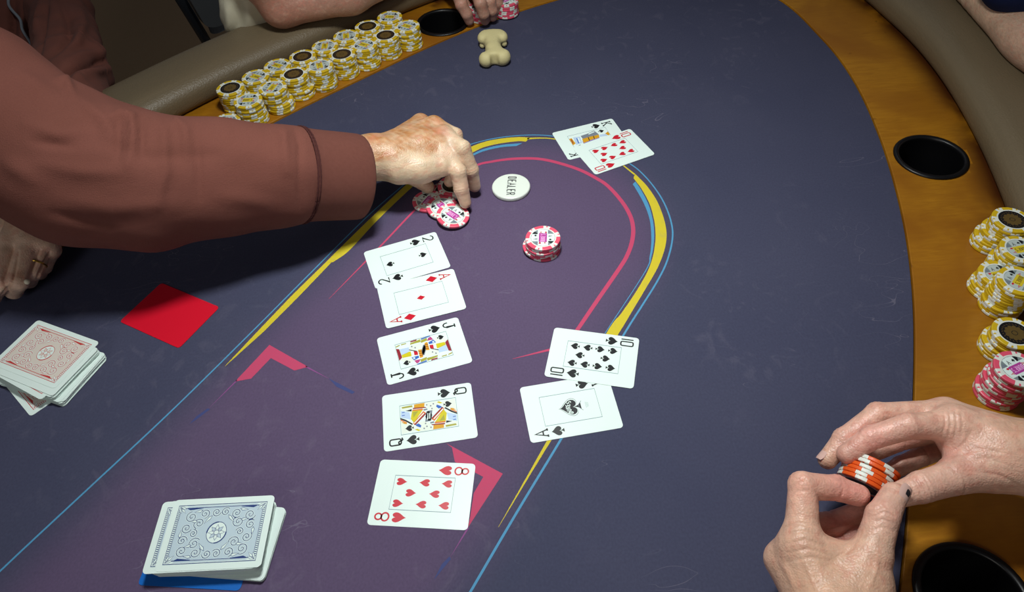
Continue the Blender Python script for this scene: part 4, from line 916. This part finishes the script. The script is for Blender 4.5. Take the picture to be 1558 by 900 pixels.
sp = [(at(7, 376, 62), 4.5, '#6a4a30', .8), (at(34, 388, 60), 7, '#8a6236', .7), (at(43, 376, 62), 3, '#6a4a30', .7), (at(34, 383, 61), 2.6, '#6a4a30', .7), (at(35, 421, 47), 2.5, '#7a4a3a', .7), (at(78, 395, 40), 3, '#7a4a3a', .6), (at(18, 405, 55), 3.5, '#8a5a3a', .6), (at(30, 415, 50), 9, '#a07a4a', .4), (B_wr, 34, '#8f7040', .75)]
BC = tone(BV, '#d9b8a0', sp, 5)
g = cloth_field([J((480, 258, 84, 27), (330, 271, 108, 30), (225, 277, 124, 34), (120, 258, 138, 38), (-40, 165, 190, 42), (-260, 40, 285, 45), (-430, 60, 150, 60), (-330, 150, 0, 60), (-110, 60, -160, 60), (20, 0, -120, 40), (55, -60, -50, 36), (84, -90, 5, 36), (92, 20, -10, 32), (110, 112, 14, 34), (108, 200, 46, 30), (80, 262, 66, 26), (62, 250, 72, 27))], [], 6, 12, amp=0)
MV, MQ = surface(g, 1)
b1 = body(p1, [(AV, AQ, AC), (BV, BQ, BC), (MV, MQ, tone(MV, '#d6bb9c', []))])
rp = B_f3[0][:3] * .40 + B_f3[1][:3] * .60; tdir = (B_f3[1] - B_f3[0])[:3]; tdir /= np.linalg.norm(tdir)
e_1 = np.cross(tdir, [0, 0, 1.]); e_1 /= np.linalg.norm(e_1); e_2 = np.cross(e_1, tdir)
ringp = [rp + tdir * 3 + 10.6 * (math.cos(a) * e_1 + math.sin(a) * e_2) for a in np.linspace(0, 2 * math.pi, 40)]
rg = link('ring', tube_mesh('ring', to_world(np.array(ringp)) - np.array(p1.location), .0010, 'gold_metal', 8), p1)
V, Fc = lathe('pearl', [(.0030 * math.sin(t) + 1e-5, -.0030 * math.cos(t)) for t in np.linspace(0, math.pi, 10)], 14, None)
pc = to_world(np.array([at(41, 428.5, 44)]))[0] - np.array(p1.location)
link('gemstone', mesh('gemstone', [(v[0] + pc[0], v[1] + pc[1], v[2] + pc[2]) for v in V], Fc, 'pearl', smooth=True), rg)

# reaching sleeve: from the shoulder beyond the left edge to the cuff seam
sl_chain = J((-260, 40, 285, 80), (-40, 165, 190, 82), (120, 258, 138, 77), (225, 277, 124, 68), (330, 271, 108, 60), (430, 267, 96, 51.5), (446, 266.5, 93, 50))
g = cloth_field([sl_chain], [], 3.0, 24, amp=.8, amp_s=19)
HV, HQ = surface(g, 2)
HV = fold_disp(HV, HQ, [([(84, 122), (100, 124), (110, 142)], 7, 7), ([(118, 150), (150, 175), (172, 205)], 10, 4), ([(165, 180), (182, 172), (200, 178), (204, 205), (196, 250)], 8, 5), ([(180, 185), (178, 240)], 6, -4), ([(214, 182), (216, 235)], 7, -3.5),
    ([(240, 186), (250, 200), (252, 260), (240, 310)], 9, 3.5), ([(262, 188), (268, 185), (282, 196), (284, 240)], 7, 4), ([(300, 200), (304, 300)], 8, -3), ([(40, 190), (90, 205), (130, 200)], 9, 3), ([(50, 215), (110, 222)], 7, -3), ([(60, 250), (130, 262), (200, 262)], 12, 3), ([(90, 300), (170, 318), (260, 310)], 14, 3.5), ([(80, 325), (170, 345)], 8, -3),
    ([(420, 195), (432, 204), (436, 260)], 8, 4), ([(448, 194), (456, 220), (456, 320)], 5, -2.5), ([(150, 215), (230, 240), (330, 235)], 10, -2.5), ([(340, 300), (420, 310)], 12, 2.5), ([(0, 240), (60, 280)], 16, 4), ([(20, 110), (80, 140)], 12, 4)])
# torso with the other arm folded behind, apart from the sleeve
to_chain = [J((-110, -300, 60, 185), (-105, -60, -60, 185), (-95, 120, -200, 175)), J((18, -190, 0, 115), (28, 0, -70, 112), (46, 110, -130, 92)), J((76, -70, -60, 58), (98, 60, -95, 54), (106, 122, -120, 54), (74, 175, -130, 56))]
g = cloth_field(to_chain, [], 5.0, 30, amp=1.8, amp_s=24, marg=90)
TV, TQ = surface(g, 2)
TV = fold_disp(TV, TQ, [([(55, 0), (48, 40), (46, 85)], 4, -9), ([(72, 0), (64, 50), (60, 90)], 4, -9), ([(64, 0), (56, 50)], 5, 6), ([(92, 0), (104, 30), (106, 55), (92, 75), (70, 95)], 7, -9), ([(120, 20), (124, 50), (110, 72), (80, 96)], 8, 9), ([(160, 92), (130, 100), (100, 108), (88, 116)], 6, -14),
    ([(166, 100), (130, 112), (100, 118)], 7, 10), ([(140, 40), (150, 75), (162, 88)], 8, 5), ([(20, 0), (20, 80)], 6, -16), ([(34, 0), (34, 80)], 5, 6)])
def surf_at(V, px, py):
    x, y = pix(V); d = np.hypot(x - px, y - py); k = np.argsort(d)[:40]; q = V[k]; best = q[np.argmin(((q - [0, 0, CAM_H]) ** 2).sum(1))]; v = np.array([0, 0, CAM_H]) - best
    return best + v / np.linalg.norm(v) * 2
# sleeve of the resting hand
rs_chain = [J((84, -90, 10, 56), (92, 20, -10, 50), (110, 112, 12, 52), (108, 185, 46, 46), (94, 290, 56, 36), (93, 334, 42, 22))]
g = cloth_field(rs_chain, [], 3.5, 20, amp=1.0, amp_s=14); UV, UQ = surface(g, 2)
UV = fold_disp(UV, UQ, [([(168, 90), (135, 99), (105, 108), (80, 120)], 5, -15), ([(168, 104), (135, 112), (100, 122)], 7, 9), ([(158, 80), (125, 84), (95, 96)], 6, 6), ([(92, 0), (104, 30), (106, 55), (92, 75), (66, 92)], 7, -9), ([(120, 10), (126, 40), (116, 66), (80, 92)], 8, 8),
    ([(140, 30), (150, 70), (160, 84)], 7, 5), ([(72, 0), (66, 40), (58, 85)], 4, -8), ([(62, 0), (52, 50)], 4, 6), ([(108, 118), (92, 124)], 4, -8)])
V, Q, _c = join([(HV, HQ, np.zeros_like(HV)), (TV, TQ, np.zeros_like(TV)), (UV, UQ, np.zeros_like(UV))])
hd = cloth('hoodie', p1, V, Q, 'hoodie')
# cuff: an open tube of cloth turned in at the end
def open_tube(name, person, pts, prof_r, mat, parent, n=48, wob=.0, squash=1.0):
    P = np.array(pts)[:, :3]; V = []; Fc = []; t = P[-1] - P[0]; t /= np.linalg.norm(t); a = np.cross(t, [0, 0, 1.]); a /= np.linalg.norm(a); b = np.cross(a, t)
    for i, p in enumerate(P):
        for k in range(n):
            A = 2 * math.pi * k / n; r = prof_r[i] * (1 + wob * math.sin(3 * A + i * .5) * .5 + wob * math.sin(5 * A + 1) * .4); V.append(p + r * (math.cos(A) * a + math.sin(A) * squash * b))
    for i in range(len(P) - 1):
        for k in range(n): Fc.append((i * n + k, i * n + (k + 1) % n, (i + 1) * n + (k + 1) % n, (i + 1) * n + k))
    return link(name, mesh(name, to_world(np.array(V)) - np.array(person.location), Fc, mat, smooth=True), parent)
ca, cb = at(456, 266.5, 91), at(545, 269, 60)
ts = [0, .02, .05, .25, .5, .75, .93, .985, 1.0, .985, .93, .6]; rr = [48, 53.4, 52.8, 51.6, 51, 50.5, 50, 49.3, 48, 46.5, 46, 46]
open_tube('cuff', p1, [ca + (cb - ca) * t for t in ts], rr, 'hoodie', hd, wob=.012)
for tt, r in ((.005, 53.6), (.045, 53.2)):
    c = ca + (cb - ca) * tt; tdir = (cb - ca) / np.linalg.norm(cb - ca); a = np.cross(tdir, [0, 0, 1.]); a /= np.linalg.norm(a); b = np.cross(a, tdir)
    P = [c + r * (1 + .01 * math.sin(60 * A)) * (math.cos(A) * a + math.sin(A) * b) for A in np.linspace(0, 2 * math.pi, 160)]
    link('seam', tube_mesh('seam', to_world(np.array(P)) - np.array(p1.location), .0011, 'thread', 6), hd)
cs = [np.r_[surf_at(TV, *p), 1] for p in ((13, -16), (18, 5), (27, 26), (37, 46), (44, 62), (50, 80), (54, 100))]
link('zipper_edge', tube_mesh('zipper_edge', to_world(catmull(np.array(cs)[:, :3], 8)) - np.array(p1.location), .0026, 'cord', 10), hd)
wb = J((74, 336, 50, 1), (82, 356, 42, 1))
open_tube('wristband', p1, [wb[0] * 1, wb[0] * .5 + wb[1] * .5, wb[1] * 1], [17, 18, 17], 'band', p1, squash=.9)

# ---------------- person at the far side
p2 = empty('person', W(at(470, -80, -100)), 'person across the table in cream shorts, bare forearm on armrest and fingers on chips', 'person')
C_f1 = J((692, -22, 48, 11.5), (702, 7, 42, 9.8), (710, 21, 27, 9), (714, 31, 14, 8))
C_f2 = J((720, -24, 52, 11.5), (731, 5, 46, 9.8), (736, 21, 28, 9), (738, 31, 13, 7.8))
C_f3 = J((740, -26, 50, 11), (746, 2, 42, 9), (749, 16, 27, 8.2), (750, 26, 13, 7.2))
C_f4 = J((756, -26, 44, 10), (758, -6, 37, 8.2), (758, 6, 26, 7.4), (757, 16, 14, 6.6))
C_th = J((672, -38, 46, 13), (690, -14, 34, 11), (703, 2, 24, 9.5), (712, 12, 16, 8.5))
C_wr = J((700, -88, 66, 25))[0]
C_arm = [J((700, -88, 66, 25), (625, -52, 76, 28), (530, -14, 80, 34), (428, 8, 80, 31)), J((428, 8, 80, 31), (398, -45, 130, 43), (360, -150, 230, 52))]
CV, CQ = build_hand([C_f1, C_f2, C_f3, C_f4, C_th], [[to(C_wr, 18), to(c[0], 12)] for c in (C_f1, C_f2, C_f3, C_f4)] + C_arm, h=1.9, kp=12, kf=6, wr=.3)
CC = tone(CV, '#b58a76', [(at(430, 20, 80), 50, '#a8715f', .6), (at(530, 0, 100), 60, '#a5786a', .5), (C_f1[2], 18, '#b88d7c', .5)], 7, .07)
b2 = body(p2, [(CV, CQ, CC)])
sh = [J((385, -60, 120, 66), (386, -4, 70, 48), (374, 30, 40, 33)), J((440, -70, 60, 60), (450, -30, 0, 50))]
fold2 = []
g = cloth_field(sh, fold2, 5, 26, amp=1.6, amp_s=20); V, Q = surface(g, 2); V = fold_disp(V, Q, [([(345, 5), (350, 35), (344, 66)], 6, 6), ([(362, 0), (364, 30), (360, 60)], 6, -6), ([(378, 5), (380, 40)], 6, 5)]); cloth('shorts', p2, V, Q, 'cream_cloth')
g = cloth_field([J((500, -260, 260, 95), (560, -230, 100, 110), (600, -190, -30, 110))], [], 8, 26, amp=2, amp_s=26); V, Q = surface(g, 2); cloth('shirt', p2, V, Q, 'lining')

# ---------------- person at the upper right
p3 = empty('person', W(at(1620, 0, -100)), 'person in a navy shirt at the upper right, bare forearm on the armrest', 'person')
arm = [q_ for q_ in catmull(np.array(J((1412, -85, 62, 19), (1479, -15, 68, 20.5), (1530, 31, 72, 25), (1582, 68, 78, 34), (1690, 110, 90, 40))), 6)]
el = arm[-1]; arm += [np.array([el[0] + 60, el[1] + 40, 110, 44]), np.array([el[0] + 70, el[1] + 300, 330, 52])]
hd_ = (arm[0] - arm[2])[:3]; hd_ /= np.linalg.norm(hd_); hs_ = np.cross(hd_, [0, 0, 1.]); hs_ /= np.linalg.norm(hs_)
fing = [[np.r_[arm[0][:3], 17], np.r_[arm[0][:3] + hd_ * 62 + hs_ * o_, 11.5], np.r_[arm[0][:3] + hd_ * (98 - abs(o_) * .3) + hs_ * o_ * 1.25 - [0, 0, 4], 9.5], np.r_[arm[0][:3] + hd_ * (122 - abs(o_) * .5) + hs_ * o_ * 1.35 - [0, 0, 12], 8.4]] for o_ in (-27, -9, 9, 26)] + [[np.r_[arm[0][:3], 16], np.r_[arm[0][:3] + hd_ * 34 + hs_ * 36 - [0, 0, 8], 12], np.r_[arm[0][:3] + hd_ * 66 + hs_ * 52 - [0, 0, 14], 9.5]]]
_all = np.vstack([np.array(c) for c in [arm] + fing]); g = Grid((_all[:, :3] - 60).min(0), (_all[:, :3] + 60).max(0), 3.2); chain_d(g, g.D, arm, 3, 40)
for c in fing: chain_d(g, g.D, c, 3, 20); DV, DQ = surface(g, 1)
DC = tone(DV, '#cfae92', [(arm[18], 60, '#b98f80', .5)], 9, .09); b3 = body(p3, [(DV, DQ, DC)])
g = cloth_field([J((1610, -95, 170, 100), (1602, -66, 60, 95), (1592, -46, -60, 95)), J((1606, -58, 100, 70), (1650, 18, 70, 58)), [np.array([el[0] + 75, el[1] + 300, 350, 85]), np.array([el[0] + 66, el[1] + 150, 215, 68])], [np.array([el[0] + 75, el[1] + 300, 360, 85]), np.array([el[0] + 130, el[1] + 400, 380, 110]), np.array([el[0] + 215, el[1] + 350, 120, 140]), np.array([el[0] + 290, el[1] + 340, -120, 150])]], [], 6, 30, amp=1.5, amp_s=22); V, Q = surface(g, 2); cloth('shirt', p3, V, Q, 'navy_cloth')

# ---------------------------------------------------------------- bone
bz = FELT
c0 = at(751, 74, 12)
def bn_(dx, dy, z, r): return np.array([c0[0] + dx, c0[1] + dy, z, r])
g = Grid(c0 - [40, 55, 14], c0 + [40, 60, 26], 1.0)
chain_d(g, g.D, [bn_(1, -24, 12, 10.5), bn_(0, -4, 12, 11.6), bn_(-1, 16, 12, 11.5), bn_(-1, 28, 13, 13)], 6)
chain_d(g, g.D, [bn_(-12, -29, 12, 11.6), bn_(-8, -24, 12, 10)], 7); chain_d(g, g.D, [bn_(12.5, -26, 12, 12.4), bn_(8, -18, 12, 10.5)], 7)
chain_d(g, g.D, [bn_(-16, 26, 15, 7), bn_(15.5, 25, 15, 7.5)], 5); chain_d(g, g.D, [bn_(-11, 37, 14, 9), bn_(10, 36, 14, 9)], 8); chain_d(g, g.D, [bn_(-15, 31, 14, 8), bn_(14, 30, 14, 8)], 5)
chain_d(g, g.D, [bn_(-17, 25, 5, 4.6), bn_(-15, 27, 6, 4.6)], 1.5); chain_d(g, g.D, [bn_(17, 23, 6, 4.8), bn_(15, 26, 6, 4.8)], 1.5)
X = g.pts((slice(None),) * 3); g.D = np.maximum(g.D, np.float32(bz + .2) - X[2])
g.D = -smin(-g.D, -(X[2] - np.float32(23.5)), 3)
nt = bn_(0, -36, 12, 5); sl = g.sl(nt[:3] - 40, nt[:3] + 40); X = g.pts(sl); g.D[sl] = -smin(-g.D[sl], cap_d(X, nt[:3] - [0, 0, 20], nt[:3] + [0, 0, 25], 5.5, 5.5), 4)
V, Q = surface(g, 2); me = np_mesh('bone', to_world(V), Q, 'bone'); tag(link('bone', me), 'small cream bone lying on the far felt', 'bone')

# ---------------------------------------------------------------- folding chair
q = at(322, 76, -360); q0 = at(272, -6, -150)
ch = empty('folding_chair', (W(q)[0] - .05, W(q)[1] + .05, 0), 'grey folding chair with dark tube frame behind the armrest', 'chair'); cl = np.array(ch.location)
d = (q0 - q) / np.linalg.norm(q0 - q); low = q - d * (q[2] + 748) / d[2]; hi = q + d * 330
side = np.array([260., 300, 0]); side = side / np.linalg.norm(side) * 400
for s in (np.zeros(3), side):
    pts = [low + s, q + s, hi + s]; link('leg', tube_mesh('leg', to_world(np.array(pts)) - cl, .0125, 'tube'), ch)
fd = np.array([d[0] * -1, d[1] * -1, 0]); fd /= np.linalg.norm(fd)
pv = at(306, 12, -60)
pn = side / np.linalg.norm(side); upv = d
out = round_rect(360, 190, 40, 8); V = []
for off in (0, 18): V += [at(316, 34, -250) + pn * (x + 165) + upv * (y + 85) + np.cross(pn, upv) * off for x, y in out]
n = len(out); Fc = [tuple(range(n)), tuple(range(2 * n - 1, n - 1, -1))] + [(i, n + i, n + (i + 1) % n, (i + 1) % n) for i in range(n)]
link('backrest', mesh('backrest', to_world(np.array(V)) - cl, Fc, 'chair_pad'), ch)
sc_ = low + d * 470 / 1.0; sc_[2] = -300
V = [];
for off in (0, 22): V += [np.array([low[0], low[1], -300 + off]) + pn * (x + 200) + fd * (y - 150) for x, y in round_rect(360, 360, 40, 6)]
n = len(V) // 2; Fc = [tuple(range(n)), tuple(range(2 * n - 1, n - 1, -1))] + [(i, n + i, n + (i + 1) % n, (i + 1) % n) for i in range(n)]
link('seat', mesh('seat', to_world(np.array(V)) - cl, Fc, 'chair_pad'), ch)
for s in (np.zeros(3), side): link('leg', tube_mesh('leg', to_world(np.array([low + s - fd * 430, q + s + d * 20])) - cl, .0125, 'tube'), ch)
